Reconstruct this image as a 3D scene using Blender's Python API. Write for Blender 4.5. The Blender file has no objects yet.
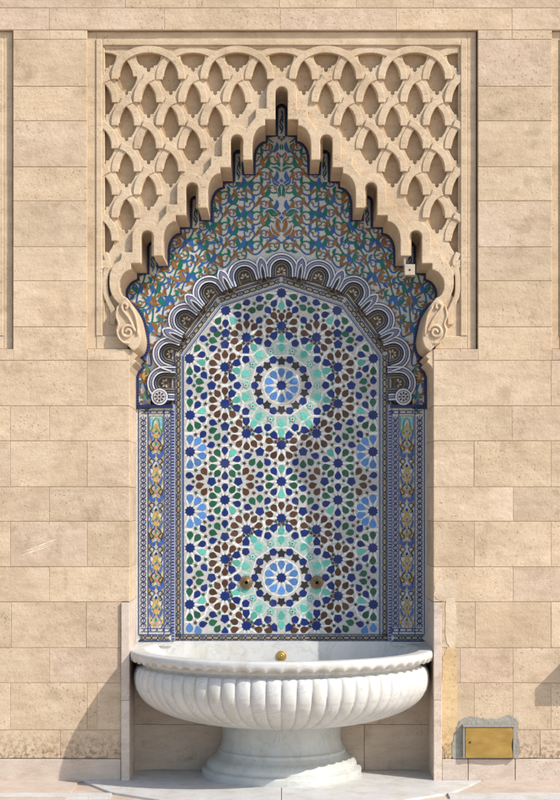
import bpy, bmesh, math, random
from mathutils import Vector
from mathutils.geometry import tessellate_polygon
R = random.Random(7)
sc = bpy.context.scene
C = sc.collection
S = 0.0055          # metres per unit; all shapes below are in units of 5.5 mm on the wall face
D = 1600.0          # camera distance to the wall face in those units
CX, HY, GY = 281.5, 500.0, 780.0
def W(x, y, d): return ((x-CX)*S, d*S, (GY-y)*S)
def wide(x, y, d):  # enlarge a drawing made at wall-face scale to the size it has on a recessed face
    k = 1+d/D
    return (CX+(x-CX)*k, HY+(y-HY)*k)

# ------------------------------------------------------------------ materials
def new_mat(name):
    m = bpy.data.materials.new(name); m.use_nodes = True
    nt = m.node_tree; b = nt.nodes['Principled BSDF']
    return m, nt, b
def N(nt, t, **kw):
    n = nt.nodes.new(t)
    for k, v in kw.items():
        if k in n.inputs.keys(): n.inputs[k].default_value = v
        else: setattr(n, k, v)
    return n
def ramp(nt, fac, stops):
    r = nt.nodes.new('ShaderNodeValToRGB')
    e = r.color_ramp.elements
    while len(e) < len(stops): e.new(0.5)
    for i, (p, c) in enumerate(stops):
        e[i].position = p; e[i].color = (c[0], c[1], c[2], 1) if not isinstance(c, (int, float)) else (c, c, c, 1)
    nt.links.new(fac, r.inputs[0]); return r.outputs[0]
def mix(nt, a, b, fac, mode='MIX'):
    m = nt.nodes.new('ShaderNodeMix'); m.data_type = 'RGBA'; m.blend_type = mode
    for idx, v in ((0, fac), (6, a), (7, b)):
        if isinstance(v, bpy.types.NodeSocket): nt.links.new(v, m.inputs[idx])
        elif isinstance(v, (int, float)): m.inputs[idx].default_value = v
        else: m.inputs[idx].default_value = (v[0], v[1], v[2], 1)
    return m.outputs[2]
def coords(nt, scale=(1, 1, 1)):
    t = nt.nodes.new('ShaderNodeNewGeometry'); mp = nt.nodes.new('ShaderNodeMapping')
    mp.inputs['Scale'].default_value = scale
    nt.links.new(t.outputs['Position'], mp.inputs[0]); return mp.outputs[0]
def noise(nt, vec, scale, detail=4, rough=0.55):
    n = N(nt, 'ShaderNodeTexNoise', Scale=scale, Detail=detail, Roughness=rough)
    nt.links.new(vec, n.inputs['Vector']); return n.outputs[0]

def stone_mat(name, c1, c2, c3, use_attr, bump=1.0, pits=0.5, rough=0.85, foot=False):
    m, nt, b = new_mat(name)
    v = coords(nt); vs = coords(nt, (1, 1, 3.2))
    if use_attr:      # every block is cut from its own piece of stone
        at = nt.nodes.new('ShaderNodeAttribute'); at.attribute_name = 'Col'
        def off(vec):
            ma = nt.nodes.new('ShaderNodeVectorMath'); ma.operation = 'MULTIPLY_ADD'
            nt.links.new(at.outputs['Vector'], ma.inputs[0]); ma.inputs[1].default_value = (61, 83, 97); nt.links.new(vec, ma.inputs[2]); return ma.outputs[0]
        v = off(v); vs = off(vs)
    base = ramp(nt, noise(nt, v, 3.0, 5), [(0.3, c1), (0.52, c2), (0.75, c3)])
    bed = ramp(nt, noise(nt, vs, 7, 8, 0.68), [(0.3, (0.80, 0.77, 0.73)), (0.55, (1.0, 1.0, 1.0)), (0.75, (1.08, 1.09, 1.11))])
    col = mix(nt, base, bed, 0.8, 'MULTIPLY')
    grain = ramp(nt, noise(nt, v, 150, 3, 0.7), [(0.3, 0.80), (0.7, 1.1)])
    col = mix(nt, col, grain, 0.75, 'MULTIPLY')
    # small dark pits and brown stains
    pn = noise(nt, v, 70, 2, 0.5)
    pit = ramp(nt, pn, [(0.31, 1.0), (0.36, 0.0)])
    patch = ramp(nt, noise(nt, v, 2.3, 3), [(0.45, 0.1), (0.62, 1.0)])
    pf = mix(nt, pit, patch, 1.0, 'MULTIPLY')
    col = mix(nt, col, (0.20, 0.125, 0.07), mix(nt, pf, (pits,)*3, 1.0, 'MULTIPLY'))
    st = ramp(nt, noise(nt, v, 5.5, 6, 0.7), [(0.56, 0.0), (0.70, 0.42)])
    col = mix(nt, col, (0.25, 0.165, 0.09), st)
    if foot:   # grime that collects in the course just above the skirting, left and right
        sep = nt.nodes.new('ShaderNodeSeparateXYZ'); nt.links.new(coords(nt), sep.inputs[0])
        mr = N(nt, 'ShaderNodeMapRange'); mr.inputs[1].default_value = 0.30; mr.inputs[2].default_value = 0.13
        nt.links.new(sep.outputs[2], mr.inputs[0])
        sp = ramp(nt, noise(nt, v, 38, 4, 0.7), [(0.47, 0.0), (0.60, 0.8)])
        f = mix(nt, sp, mr.outputs[0], 1.0, 'MULTIPLY')
        col = mix(nt, col, (0.17, 0.115, 0.065), f)
    if use_attr:
        a = nt.nodes.new('ShaderNodeAttribute'); a.attribute_name = 'Col'
        col = mix(nt, col, a.outputs['Color'], 1.0, 'MULTIPLY')
    nt.links.new(col, b.inputs['Base Color']); b.inputs['Roughness'].default_value = rough
    b.inputs['Specular IOR Level'].default_value = 0.25
    bm1 = N(nt, 'ShaderNodeBump', Strength=0.55*bump, Distance=0.004)
    nt.links.new(noise(nt, v, 60, 6, 0.65), bm1.inputs['Height'])
    bm2 = N(nt, 'ShaderNodeBump', Strength=0.5*bump, Distance=0.012)
    nt.links.new(noise(nt, v, 9, 4, 0.6), bm2.inputs['Height']); nt.links.new(bm1.outputs[0], bm2.inputs['Normal'])
    bm3 = N(nt, 'ShaderNodeBump', Strength=0.6, Distance=0.004, invert=True)
    nt.links.new(pf, bm3.inputs['Height']); nt.links.new(bm2.outputs[0], bm3.inputs['Normal'])
    nt.links.new(bm3.outputs[0], b.inputs['Normal'])
    return m
M_block = stone_mat('limestone_blocks', (0.512, 0.388, 0.262), (0.583, 0.451, 0.308), (0.638, 0.508, 0.362), True, 1.15, 0.4, foot=True)
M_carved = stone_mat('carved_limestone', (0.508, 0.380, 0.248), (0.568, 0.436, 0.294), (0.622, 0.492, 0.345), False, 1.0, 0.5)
M_carved_shade = stone_mat('shaded_limestone', (0.42, 0.30, 0.18), (0.48, 0.35, 0.22), (0.54, 0.41, 0.27), False, 0.8, 0.5)  # same stone darkened for the lattice ground: recess shade put into the colour
M_mortar = stone_mat('mortar', (0.44, 0.335, 0.225), (0.49, 0.38, 0.26), (0.54, 0.43, 0.30), False, 1.0, 0.3)
M_cement = stone_mat('grey_cement', (0.28, 0.26, 0.22), (0.34, 0.32, 0.27), (0.42, 0.39, 0.33), False, 2.2, 0.3)
M_pink = stone_mat('pinkish_marble', (0.52, 0.42, 0.34), (0.57, 0.47, 0.385), (0.63, 0.54, 0.45), True, 0.4, 0.2, rough=0.6)

def marble_mat(name, base, vein, vscale=3.0, stain=0.0, rough=0.35):
    m, nt, b = new_mat(name)
    v = coords(nt)
    n1 = N(nt, 'ShaderNodeTexNoise', Scale=vscale, Detail=8, Roughness=0.6, Distortion=1.8)
    nt.links.new(v, n1.inputs['Vector'])
    f = ramp(nt, n1.outputs[0], [(0.40, 0.0), (0.485, 0.0), (0.5, 0.55), (0.515, 0.05), (0.62, 0.15)])
    col = mix(nt, base, vein, f)
    cl = ramp(nt, noise(nt, v, 6, 4), [(0.3, 0.88), (0.7, 1.04)])
    col = mix(nt, col, cl, 0.8, 'MULTIPLY')
    sp = ramp(nt, noise(nt, v, 45, 5, 0.7), [(0.60, 0.0), (0.75, 0.5)])
    col = mix(nt, col, (0.33, 0.31, 0.26), mix(nt, sp, (stain,)*3, 1.0, 'MULTIPLY'))
    if stain > 0.3:
        s2 = ramp(nt, noise(nt, coords(nt, (1, 1, 0.5)), 9, 5, 0.65), [(0.5, 0.0), (0.7, 0.5)])
        col = mix(nt, col, (0.40, 0.36, 0.25), s2)
    nt.links.new(col, b.inputs['Base Color']); b.inputs['Roughness'].default_value = rough
    bm = N(nt, 'ShaderNodeBump', Strength=0.35, Distance=0.003)
    nt.links.new(noise(nt, v, 70, 5, 0.6), bm.inputs['Height']); nt.links.new(bm.outputs[0], b.inputs['Normal'])
    return m
M_marble = marble_mat('white_marble', (0.60, 0.592, 0.56), (0.38, 0.39, 0.40), 2.9, 0.75, 0.42)
M_marble_ped = marble_mat('grey_white_marble', (0.53, 0.535, 0.505), (0.34, 0.35, 0.33), 3.5, 0.6, 0.45)
M_marble_floor = marble_mat('floor_marble', (0.60, 0.585, 0.56), (0.40, 0.38, 0.355), 2.0, 0.8, 0.5)
M_pave = stone_mat('rose_paving', (0.50, 0.405, 0.325), (0.56, 0.46, 0.375), (0.61, 0.51, 0.425), False, 0.4, 0.2, rough=0.7)

def tile_mat():
    m, nt, b = new_mat('glazed_tile')
    a = nt.nodes.new('ShaderNodeAttribute'); a.attribute_name = 'Col'
    v = coords(nt)
    g = ramp(nt, noise(nt, v, 120, 3, 0.6), [(0.3, 0.72), (0.7, 1.18)])
    col = mix(nt, a.outputs['Color'], g, 0.8, 'MULTIPLY')
    d = ramp(nt, noise(nt, v, 7, 5, 0.65), [(0.5, 0.0), (0.85, 0.12)])
    col = mix(nt, col, (0.36, 0.33, 0.27), d)
    nt.links.new(col, b.inputs['Base Color']); b.inputs['Specular IOR Level'].default_value = 0.3
    rr = ramp(nt, noise(nt, v, 30, 3), [(0.3, 0.22), (0.7, 0.42)])
    nt.links.new(rr, b.inputs['Roughness'])
    bm = N(nt, 'ShaderNodeBump', Strength=0.35, Distance=0.002)
    nt.links.new(noise(nt, v, 90, 3), bm.inputs['Height']); nt.links.new(bm.outputs[0], b.inputs['Normal'])
    return m
M_tile = tile_mat()
def brass_mat():
    m, nt, b = new_mat('aged_brass'); v = coords(nt)
    col = ramp(nt, noise(nt, coords(nt, (1, 1, 2.5)), 14, 5, 0.6), [(0.25, (0.36, 0.215, 0.05)), (0.55, (0.43, 0.275, 0.075)), (0.85, (0.52, 0.36, 0.13))])
    nt.links.new(col, b.inputs['Base Color']); b.inputs['Metallic'].default_value = 0.65
    rr = ramp(nt, noise(nt, v, 35, 4), [(0.3, 0.38), (0.7, 0.6)]); nt.links.new(rr, b.inputs['Roughness'])
    return m
M_brass = brass_mat()
def plain(name, c, rough=0.6, metal=0.0):
    m, nt, b = new_mat(name); v = coords(nt)
    g = ramp(nt, noise(nt, v, 60, 4), [(0.3, 0.8), (0.7, 1.1)])
    nt.links.new(mix(nt, c, g, 0.8, 'MULTIPLY'), b.inputs['Base Color'])
    b.inputs['Roughness'].default_value = rough; b.inputs['Metallic'].default_value = metal
    return m
M_brass_dull = plain('tarnished_brass', (0.22, 0.145, 0.07), 0.5, 0.6)
M_dark = plain('dark_hole', (0.012, 0.010, 0.008))
M_metal = plain('dull_grey_metal', (0.34, 0.32, 0.29), 0.5, 0.5)
M_box = plain('cream_plastic', (0.46, 0.38, 0.28), 0.5)

# ------------------------------------------------------------------ helpers
def empty(name, x, y, d, label, cat, group=None):
    o = bpy.data.objects.new(name, None); C.objects.link(o)
    o.location = W(x, y, d); o['label'] = label; o['category'] = cat
    if group: o['group'] = group
    return o
def adopt(o, parent):
    if parent is not None:
        o.parent = parent
        o.matrix_parent_inverse.identity()
        o.location = (o.location[0]-parent.location[0], o.location[1]-parent.location[1], o.location[2]-parent.location[2])
def tag(o, label, cat, group=None):
    o['label'] = label; o['category'] = cat
    if group: o['group'] = group
    return o
class MB:
    def __init__(s): s.v = []; s.f = []; s.c = []; s.sm = []
    def face(s, pts, col=(1, 1, 1), smooth=False):
        i = len(s.v); s.v += pts; s.f.append(tuple(range(i, i+len(pts)))); s.c.append(col); s.sm.append(smooth)
    def grid(s, rows, col=(1, 1, 1), closed=False, smooth=True):
        i = len(s.v); n = len(rows[0])
        for r in rows: s.v += r
        for a in range(len(rows)-1):
            for b in range(n if closed else n-1):
                b2 = (b+1) % n
                s.f.append((i+a*n+b, i+a*n+b2, i+(a+1)*n+b2, i+(a+1)*n+b)); s.c.append(col); s.sm.append(smooth)
    def prism(s, pts, d1, d2, col=(1, 1, 1), sides=True, back=False, tilt=None, sidecol=None):
        """front face at depth d1, side walls to depth d2 (>d1)"""
        i = len(s.v); n = len(pts)
        if tilt:
            cx = sum(p[0] for p in pts)/n; cy = sum(p[1] for p in pts)/n
            s.v += [W(p[0], p[1], d1+(p[0]-cx)*tilt[0]+(p[1]-cy)*tilt[1]) for p in pts]
        else: s.v += [W(p[0], p[1], d1) for p in pts]
        if n <= 4: tri = [tuple(range(n))]
        else: tri = tessellate_polygon([[Vector((p[0], p[1], 0)) for p in pts]])
        for t in tri:
            s.f.append(tuple(i+k for k in t)); s.c.append(col); s.sm.append(False)
        if sides:
            j = len(s.v); s.v += [W(p[0], p[1], d2) for p in pts]
            for k in range(n):
                k2 = (k+1) % n
                s.f.append((i+k, i+k2, j+k2, j+k)); s.c.append(sidecol or col); s.sm.append(False)
            if back:
                for t in tri: s.f.append(tuple(j+k for k in t)); s.c.append(col); s.sm.append(False)
    def box(s, x0, x1, y0, y1, d0, d1, col=(1, 1, 1), ch=0.0, fj=0.0):
        """chamfered front edges"""
        if ch <= 0:
            s.prism([(x0, y0), (x1, y0), (x1, y1), (x0, y1)], d0, d1, col, back=True); return
        o = [(x0, y0), (x1, y0), (x1, y1), (x0, y1)]
        q = [(x0+ch, y0+ch), (x1-ch, y0+ch), (x1-ch, y1-ch), (x0+ch, y1-ch)]
        i = len(s.v)
        s.v += [W(a, b, d0) for a, b in q]+[W(a, b, d0+ch*0.7) for a, b in o]+[W(a, b, d1) for a, b in o]
        fs = [(0, 1, 2, 3), (8, 9, 10, 11)]
        for k in range(4):
            k2 = (k+1) % 4; fs += [(k, k2, 4+k2, 4+k), (4+k, 4+k2, 8+k2, 8+k)]
        for f in fs: s.f.append(tuple(i+a for a in f)); s.c.append(col); s.sm.append(False)
    def build(s, name, mat, parent=None, recalc=True):
        me = bpy.data.meshes.new(name); me.from_pydata(s.v, [], s.f)
        at = me.color_attributes.new('Col', 'FLOAT_COLOR', 'CORNER')
        buf = []
        for f, c in zip(s.f, s.c): buf += [c[0], c[1], c[2], 1.0]*len(f)
        at.data.foreach_set('color', buf)
        me.polygons.foreach_set('use_smooth', s.sm)
        if recalc:
            bm = bmesh.new(); bm.from_mesh(me); bmesh.ops.recalc_face_normals(bm, faces=bm.faces); bm.to_mesh(me); bm.free()
        me.materials.append(mat); me.update()
        o = bpy.data.objects.new(name, me); C.objects.link(o); 
        if parent is not None: shift(me, parent.location); o.parent = parent
        return o
def shift(me, loc):
    n = len(me.vertices); co = [0.0]*(3*n); me.vertices.foreach_get('co', co)
    for i in range(n):
        co[3*i] -= loc[0]; co[3*i+1] -= loc[1]; co[3*i+2] -= loc[2]
    me.vertices.foreach_set('co', co)

def curve_plate(splines, d0, d1, bevel):
    """plate with holes between depths d0 (front) and d1, rounded edges; returns a mesh datablock in world coordinates"""
    cu = bpy.data.curves.new('plate', 'CURVE'); cu.dimensions = '2D'; cu.fill_mode = 'BOTH'
    for pts in splines:
        sp = cu.splines.new('POLY'); sp.points.add(len(pts)-1); sp.use_cyclic_u = True
        for k, (x, y) in enumerate(pts): sp.points[k].co = (x, -y, 0, 1)
    cu.extrude = (d1-d0)/2-bevel; cu.bevel_depth = bevel; cu.bevel_resolution = 1; cu.offset = -bevel
    o = bpy.data.objects.new('plate', cu); C.objects.link(o)
    bpy.context.view_layer.update()
    me = bpy.data.meshes.new_from_object(o.evaluated_get(bpy.context.evaluated_depsgraph_get()))
    bpy.data.objects.remove(o); bpy.data.curves.remove(cu)
    mid = (d0+d1)/2
    for v in me.vertices:
        x, y, z = v.co; v.co = W(x, -y, mid-z)
    bm = bmesh.new(); bm.from_mesh(me)
    bmesh.ops.remove_doubles(bm, verts=bm.verts, dist=1e-5)
    bmesh.ops.recalc_face_normals(bm, faces=bm.faces); bm.to_mesh(me); bm.free()
    for p in me.polygons: p.use_smooth = False
    return me
def mesh_obj(name, me, mat, parent=None):
    me.name = name; me.materials.clear(); me.materials.append(mat)
    o = bpy.data.objects.new(name, me); C.objects.link(o)
    if parent is not None: shift(me, parent.location); o.parent = parent
    return o
def join_meshes(mes):
    bm = bmesh.new()
    for m in mes: bm.from_mesh(m)
    me = bpy.data.meshes.new('joined'); bm.to_mesh(me); bm.free()
    return me
def crom(pts, n=6, closed=False):
    out = []; L = len(pts)
    rng = range(L) if closed else range(L-1)
    for i in rng:
        p0 = pts[(i-1) % L] if closed or i > 0 else pts[0]
        p1 = pts[i]; p2 = pts[(i+1) % L]
        p3 = pts[(i+2) % L] if closed or i+2 < L else pts[-1]
        for k in range(n):
            t = k/n
            out.append(tuple(0.5*((2*p1[a])+(-p0[a]+p2[a])*t+(2*p0[a]-5*p1[a]+4*p2[a]-p3[a])*t*t+(-p0[a]+3*p1[a]-3*p2[a]+p3[a])*t**3) for a in (0, 1)))
    if not closed: out.append(tuple(pts[-1]))
    return out
def ribbon(pts, w):
    """outline polygon of a stroke; w number or function of 0..1"""
    n = len(pts); a = []; b = []
    for i, (x, y) in enumerate(pts):
        p = pts[max(i-1, 0)]; q = pts[min(i+1, n-1)]
        dx, dy = q[0]-p[0], q[1]-p[1]; l = math.hypot(dx, dy) or 1
        ww = (w(i/(n-1)) if callable(w) else w)/2
        a.append((x-dy/l*ww, y+dx/l*ww)); b.append((x+dy/l*ww, y-dx/l*ww))
    return a, b
def inside(pt, poly):
    x, y = pt; c = False; n = len(poly)
    for i in range(n):
        x1, y1 = poly[i]; x2, y2 = poly[(i+1) % n]
        if (y1 > y) != (y2 > y) and x < (x2-x1)*(y-y1)/(y2-y1)+x1: c = not c
    return c
def clip_convex(poly, clip):
    """Sutherland-Hodgman; clip polygon given so that inside is to the side of its centroid"""
    cx = sum(p[0] for p in clip)/len(clip); cy = sum(p[1] for p in clip)/len(clip)
    out = poly
    for i in range(len(clip)):
        a = clip[i]; b = clip[(i+1) % len(clip)]
        def side(p): return (b[0]-a[0])*(p[1]-a[1])-(b[1]-a[1])*(p[0]-a[0])
        sg = 1 if side((cx, cy)) > 0 else -1
        inp = out; out = []
        for k in range(len(inp)):
            p = inp[k]; q = inp[(k+1) % len(inp)]
            sp, sq = side(p)*sg, side(q)*sg
            if sp >= 0: out.append(p)
            if (sp >= 0) != (sq >= 0):
                t = sp/(sp-sq); out.append((p[0]+(q[0]-p[0])*t, p[1]+(q[1]-p[1])*t))
        if len(out) < 3: return []
    return out
def mir(pts): return [(2*CX-x, y) for x, y in pts]

# painted / cut tile work on one recessed face. Shapes are drawn at wall-face scale.
class Tiles(MB):
    def __init__(s, d): super().__init__(); s.d = d; s.n = 0; s.clip = None
    def t(s, pts): return [wide(x, y, s.d) for x, y in pts]
    def poly(s, pts, col, lift=0.35, vary=0.12, tilt=0.012, mirror=False):
        if s.clip: pts = clip_convex(pts, s.clip)
        if len(pts) >= 3:
            s.n += 1; k = 1+R.uniform(-vary, vary)
            c = (col[0]*k, col[1]*k, col[2]*k)
            tl = (R.uniform(-tilt, tilt), R.uniform(-tilt, tilt)) if tilt else None
            z = s.d-lift-((s.n*0.6180339887) % 1)*0.1
            s.prism(s.t(pts), z, s.d+0.02, c, tilt=tl, sidecol=(0.35, 0.33, 0.28) if lift > 0.5 and tilt else c)
        if mirror: s.poly(mir(pts), col, lift, vary, tilt)
    def stroke(s, pts, w, col, lift=0.35, mirror=False, vary=0.1):
        a, b = ribbon(pts, w); s.n += 1; k = 1+R.uniform(-vary, vary)
        c = (col[0]*k, col[1]*k, col[2]*k); z = s.d-lift-((s.n*0.6180339887) % 1)*0.1
        a, b = s.t(a), s.t(b)
        rows = [[W(x, y, z) for x, y in a], [W(x, y, z) for x, y in b]]
        s.grid(rows, c, smooth=False)
        if mirror: s.stroke(mir(pts), w, col, lift, False, vary)
    def rect(s, x0, x1, y0, y1, col, lift=0.35, **k): s.poly([(x0, y0), (x1, y0), (x1, y1), (x0, y1)], col, lift, **k)

WHITE = (0.53, 0.53, 0.50); COB = (0.003, 0.017, 0.125); SKY = (0.075, 0.20, 0.46); MINT = (0.09, 0.40, 0.32)
GRN = (0.010, 0.085, 0.045); BRN = (0.070, 0.028, 0.013); BLK = (0.022, 0.02, 0.022); OCH = (0.48, 0.25, 0.05)
FGRN = (0.002, 0.135, 0.095); FBLU = (0.022, 0.10, 0.31); FBRN = (0.24, 0.105, 0.022); NAVY = (0.012, 0.018, 0.085)
LILAC = (0.15, 0.165, 0.25); PINK = (0.55, 0.20, 0.20)

# ------------------------------------------------------------------ the arch contour (wall-face units)
def arch_inner_left():
    P = []
    for k in range(4):
        c = CX-44.8*k; t = 86+48*k
        if k == 0: P += [(c-6.2*math.sin(a), t+6.2-6.2*math.cos(a)) for a in [math.pi/2*i/6 for i in range(7)]]
        else: P += [(c+6.2*math.cos(a), t+6.2-6.2*math.sin(a)) for a in [math.pi*i/10 for i in range(11)]]
        P += [(c-6.2, t+33), (c-16.5, t+33), (c-16.5, t+39)]
        if k < 3:
            P += [(c-16.5-13*math.sin(a), t+58-19*math.cos(a)) for a in [math.pi/2*i/6 for i in range(1, 7)]]
            P += [(c-29.5, t+73.5), (c-38.6, t+73.5)]
    P += crom([(130.6, 269), (124, 272.5), (119.2, 280), (118.8, 288), (122, 295), (127, 298)], 4)[1:]
    return P
def arch_outer_left():
    P = []
    for k in range(4):
        c = CX-44.8*k; t = 86+48*k
        if k == 0: P += [(c-15.2*math.sin(a), t+6.2-15.2*math.cos(a)) for a in [math.pi/2*i/8 for i in range(9)]]
        else: P += [(c+15.2*math.cos(a), t+6.2-15.2*math.sin(a)) for a in [math.radians(52+(180-52)*i/12) for i in range(13)]]
        P += [(c-15.2, t+22), (c-26, t+22)]
        if k < 3: P += [(c-26.2, t+31), (c-30, t+35.5), (c-34, t+40.5)]
    P += crom([(121, 252), (120.2, 259.5), (113.5, 264.5), (109.5, 275), (109.5, 288), (113.5, 298), (119, 304)], 4)[1:]
    return P
AIL = arch_inner_left(); AOL = arch_outer_left()
SCROLL_IN = crom([(127, 298), (131, 303), (136, 312), (139.3, 325), (141, 337), (138.5, 347), (133, 351.5)], 4)
FOOT_IN = [(133, 351.5), (137.5, 355.5), (134, 359), (136, 361.5), (131.5, 366), (129.6, 371)]
opening = AIL+SCROLL_IN[1:]+FOOT_IN[1:]+[(129.5, 405)]
OPENING = opening+list(reversed(mir(opening)))

# ================================================================== SETTING: ground
def ground_piece(name, pts, z, mat, kind='structure', thick=0.0):
    m = MB(); m.face([((x-CX)*S, d*S, z) for x, d in pts]); o = m.build(name, mat)
    me = o.data
    if me.polygons[0].normal.z < 0: me.flip_normals()
    o['kind'] = kind
    return o
ground_piece('pavement', [(-9000, 300), (9000, 300), (9000, -9000), (-9000, -9000)], -0.012, M_pave)
def slabs(name, pieces, z, mat):
    m = MB()
    for pts in pieces:
        i = len(m.v); n = len(pts)
        m.v += [((x-CX)*S, d*S, z) for x, d in pts]+[((x-CX)*S, d*S, z-0.03) for x, d in pts]
        m.f.append(tuple(i+k for k in range(n))); k1 = R.uniform(0.94, 1.04); m.c.append((k1,)*3); m.sm.append(False)
        for k in range(n):
            m.f.append((i+k, i+(k+1) % n, i+n+(k+1) % n, i+n+k)); m.c.append((1, 1, 1)); m.sm.append(False)
    o = m.build(name, mat); o['kind'] = 'structure'; return o
g = 0.35
slabs('marble_apron', [
    [(129.8, 60), (CX-g, 60), (CX-g, -40), (129.8, -1.5)], [(CX+g, 60), (433.2, 60), (433.2, -1.5), (CX+g, -40)],
    [(82, -1), (128.6, -2.2), (129, -2.2), (CX-g, -41), (CX-g, -135), (205, -135), (118, -66)],
    [(481, -1), (434.4, -2.2), (434, -2.2), (CX+g, -41), (CX+g, -135), (358, -135), (445, -66)]], 0.0, M_marble_floor)
slabs('marble_strip', [[(x, -70), (x+119.4, -70), (x+119.4, -91), (x, -91)] for x in (-720, -600, -480, -360, -240, -120, 0)]
      +[[(x, -70), (x+119.4, -70), (x+119.4, -91), (x, -91)] for x in (440.5, 564, 684, 804, 924, 1044)], 0.0005, M_marble_floor)
# rose paving slabs between wall and strip
rs = []
for x in range(-720, 80, 160): rs.append([(x, -0.5), (min(x+159, 80), -0.5), (min(x+159, 112 if x+159 > 80 else x+159), -69.4), (x, -69.4)])
for x in range(484, 1200, 160): rs.append([(x, -0.5), (x+159, -0.5), (x+159, -69.4), (x if x > 484 else 450, -69.4)])
slabs('rose_paving', rs, -0.001, M_pave)
rs = []
for j in range(4):
    for x in range(-720, 1200, 160):
        d0 = -92-j*80
        rs.append([(x, d0), (x+159.3, d0), (x+159.3, d0-79.3), (x, d0-79.3)])
slabs('rose_paving', [p for p in rs if not (p[0][0] < 440 and p[1][0] > 120 and p[0][1] > -140)], -0.001, M_pave)

# ================================================================== WALL
courses = [(-300, -164), (-164, -118), (-118, -72), (-72, -38), (-38, 8), (8, 39.5), (39.5, 86.5), (86.5, 121), (121, 167), (167, 201), (201, 247), (247, 281), (281, 327), (327, 360.5),
           (360.5, 406), (406, 441), (441, 487), (487, 521.5), (521.5, 567), (567, 602), (602, 648), (648, 683), (683, 730), (730, 758.5)]
JL = {5: [49], 14: [87], 15: [49, 10], 16: [10, 87], 17: [49], 18: [10, 87], 19: [49], 20: [11, 86], 21: [49], 22: [10, 87, 97], 23: [60]}
JR = {5: [512], 14: [551], 15: [512], 16: [474, 551], 17: [513], 18: [474, 551], 19: [513], 20: [475, 551], 21: [460, 513], 22: [474, 513, 551], 23: [540]}
wall = empty('stone_wall', CX, GY, 0, 'beige limestone ashlar wall around the tiled fountain niche', 'wall')
wb = MB()
FR = (87, 478, 30, 349)
NB = [(-378, 13), (552, 943)]
def block(x0, x1, y0, y1, deep=False, tint=None):
    if x1-x0 < 1.2 or y1-y0 < 1: return
    k = R.uniform(0.92, 1.05); w = R.uniform(-0.04, 0.04)
    c = tint or (k, k*(1-abs(w)*0.3), k*(1-w))
    g = 0.27
    wb.box(x0+g*R.uniform(0.15, 0.5), x1-g*R.uniform(0.15, 0.5), y0+g*R.uniform(0.5, 1.1), y1-g*R.uniform(0.5, 1.1), R.uniform(-0.2, 0.15), 84 if deep else 9, c, 0.45)
def row(xa, xb, y0, y1, joints, deep_r=False, deep_l=False):
    xs = [xa]+sorted(j for j in joints if xa+3 < j < xb-3)+[xb]
    for i in range(len(xs)-1):
        dp = (deep_r and i == len(xs)-2) or (deep_l and i == 0)
        block(xs[i], xs[i+1], y0, y1, dp)
for ci, (y0, y1) in enumerate(courses):
    jl = JL.get(ci, []); jr = JR.get(ci, [])
    far_l = [(-67-77*k if ci % 2 else -28-77*k) for k in range(10)]
    far_r = [(628+77*k if ci % 2 else 590+77*k) for k in range(10)]
    def piece(a, b):    # one strip of the course between a and b
        row(a, b, y0, y1, jl+jr+far_l+far_r+[125+77*k+(38 if ci % 2 else 0) for k in range(5)])
    if ci < 5: piece(-700, 1263)
    elif ci == 5:
        row(-700, 1263, y0, 30, [49, 512, 164, 280, 396]+far_l+far_r)
        for a, b in ((13, 87), (478, 552), (-700, -378), (943, 1263)): row(a, b, 30, y1, jl+jr+far_l+far_r)
    elif ci < 13:
        for a, b in ((13, 87), (478, 552), (-700, -378), (943, 1263)): row(a, b, y0, y1, [])
    elif ci == 13:
        for a, b in ((13, 87), (478, 552), (-700, -378), (943, 1263)): row(a, b, y0, y1, [])
        row(-378, 13, 349, y1, far_l); row(552, 943, 349, y1, far_r)
        block(87, 129.5, 349, y1, True); block(433.5, 478, 349, y1, True)
    else:
        el = 129.5 if ci < 20 else 121.3; er = 433.5 if ci < 20 else 441.7
        row(-700, el, y0, y1, jl+far_l, deep_r=ci < 20)
        if ci < 23: row(er, 1263, y0, y1, jr+far_r, deep_l=ci < 20)
        else:
            row(er, 456, y0, y1, []); row(516, 1263, y0, y1, jr+far_r)
            block(456, 516, y0, y1)
# course above the arch inside the frame strip is plain; deep wall body behind
wb.build('stonework', M_block, wall)
mb = MB()
for x0, x1, y0, y1 in ((-700, -378, -300, 758), (-378, 13, -300, 29.6), (-378, 13, 349.4, 758), (13, 87, -300, 758), (87, 121, 349.4, 758), (87, 478, -300, 29.6),
                       (442, 552, 349.4, 758), (478, 552, -300, 349.4), (552, 943, -300, 29.6), (552, 943, 349.4, 758), (943, 1263, -300, 758)):
    mb.box(x0, x1, y0, y1, 0.75, 150)
mb.box(121, 128.5, 349.4, 601, 0.9, 150); mb.box(434.5, 442, 349.4, 601, 0.9, 150)
mb.box(121, 128.5, 601, 760, 8, 150); mb.box(434.5, 442, 601, 760, 8, 150)
mb.box(-700, 1263, -300, 800, 150.5, 200)
mb.build('mortar', M_mortar, wall)
sk = MB()
for xs in ([-700, -560, -420, -280, -140, -20, 121.2], [441.8, 468, 515, 640, 780, 920, 1060, 1200, 1263]):
    for a, b in zip(xs[:-1], xs[1:]):
        k = R.uniform(0.95, 1.05); sk.box(a+0.3, b-0.3, 759, 782, -0.9, 40, (k, k, k), 0.5)
sk.build('skirting', M_pink, wall)
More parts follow.
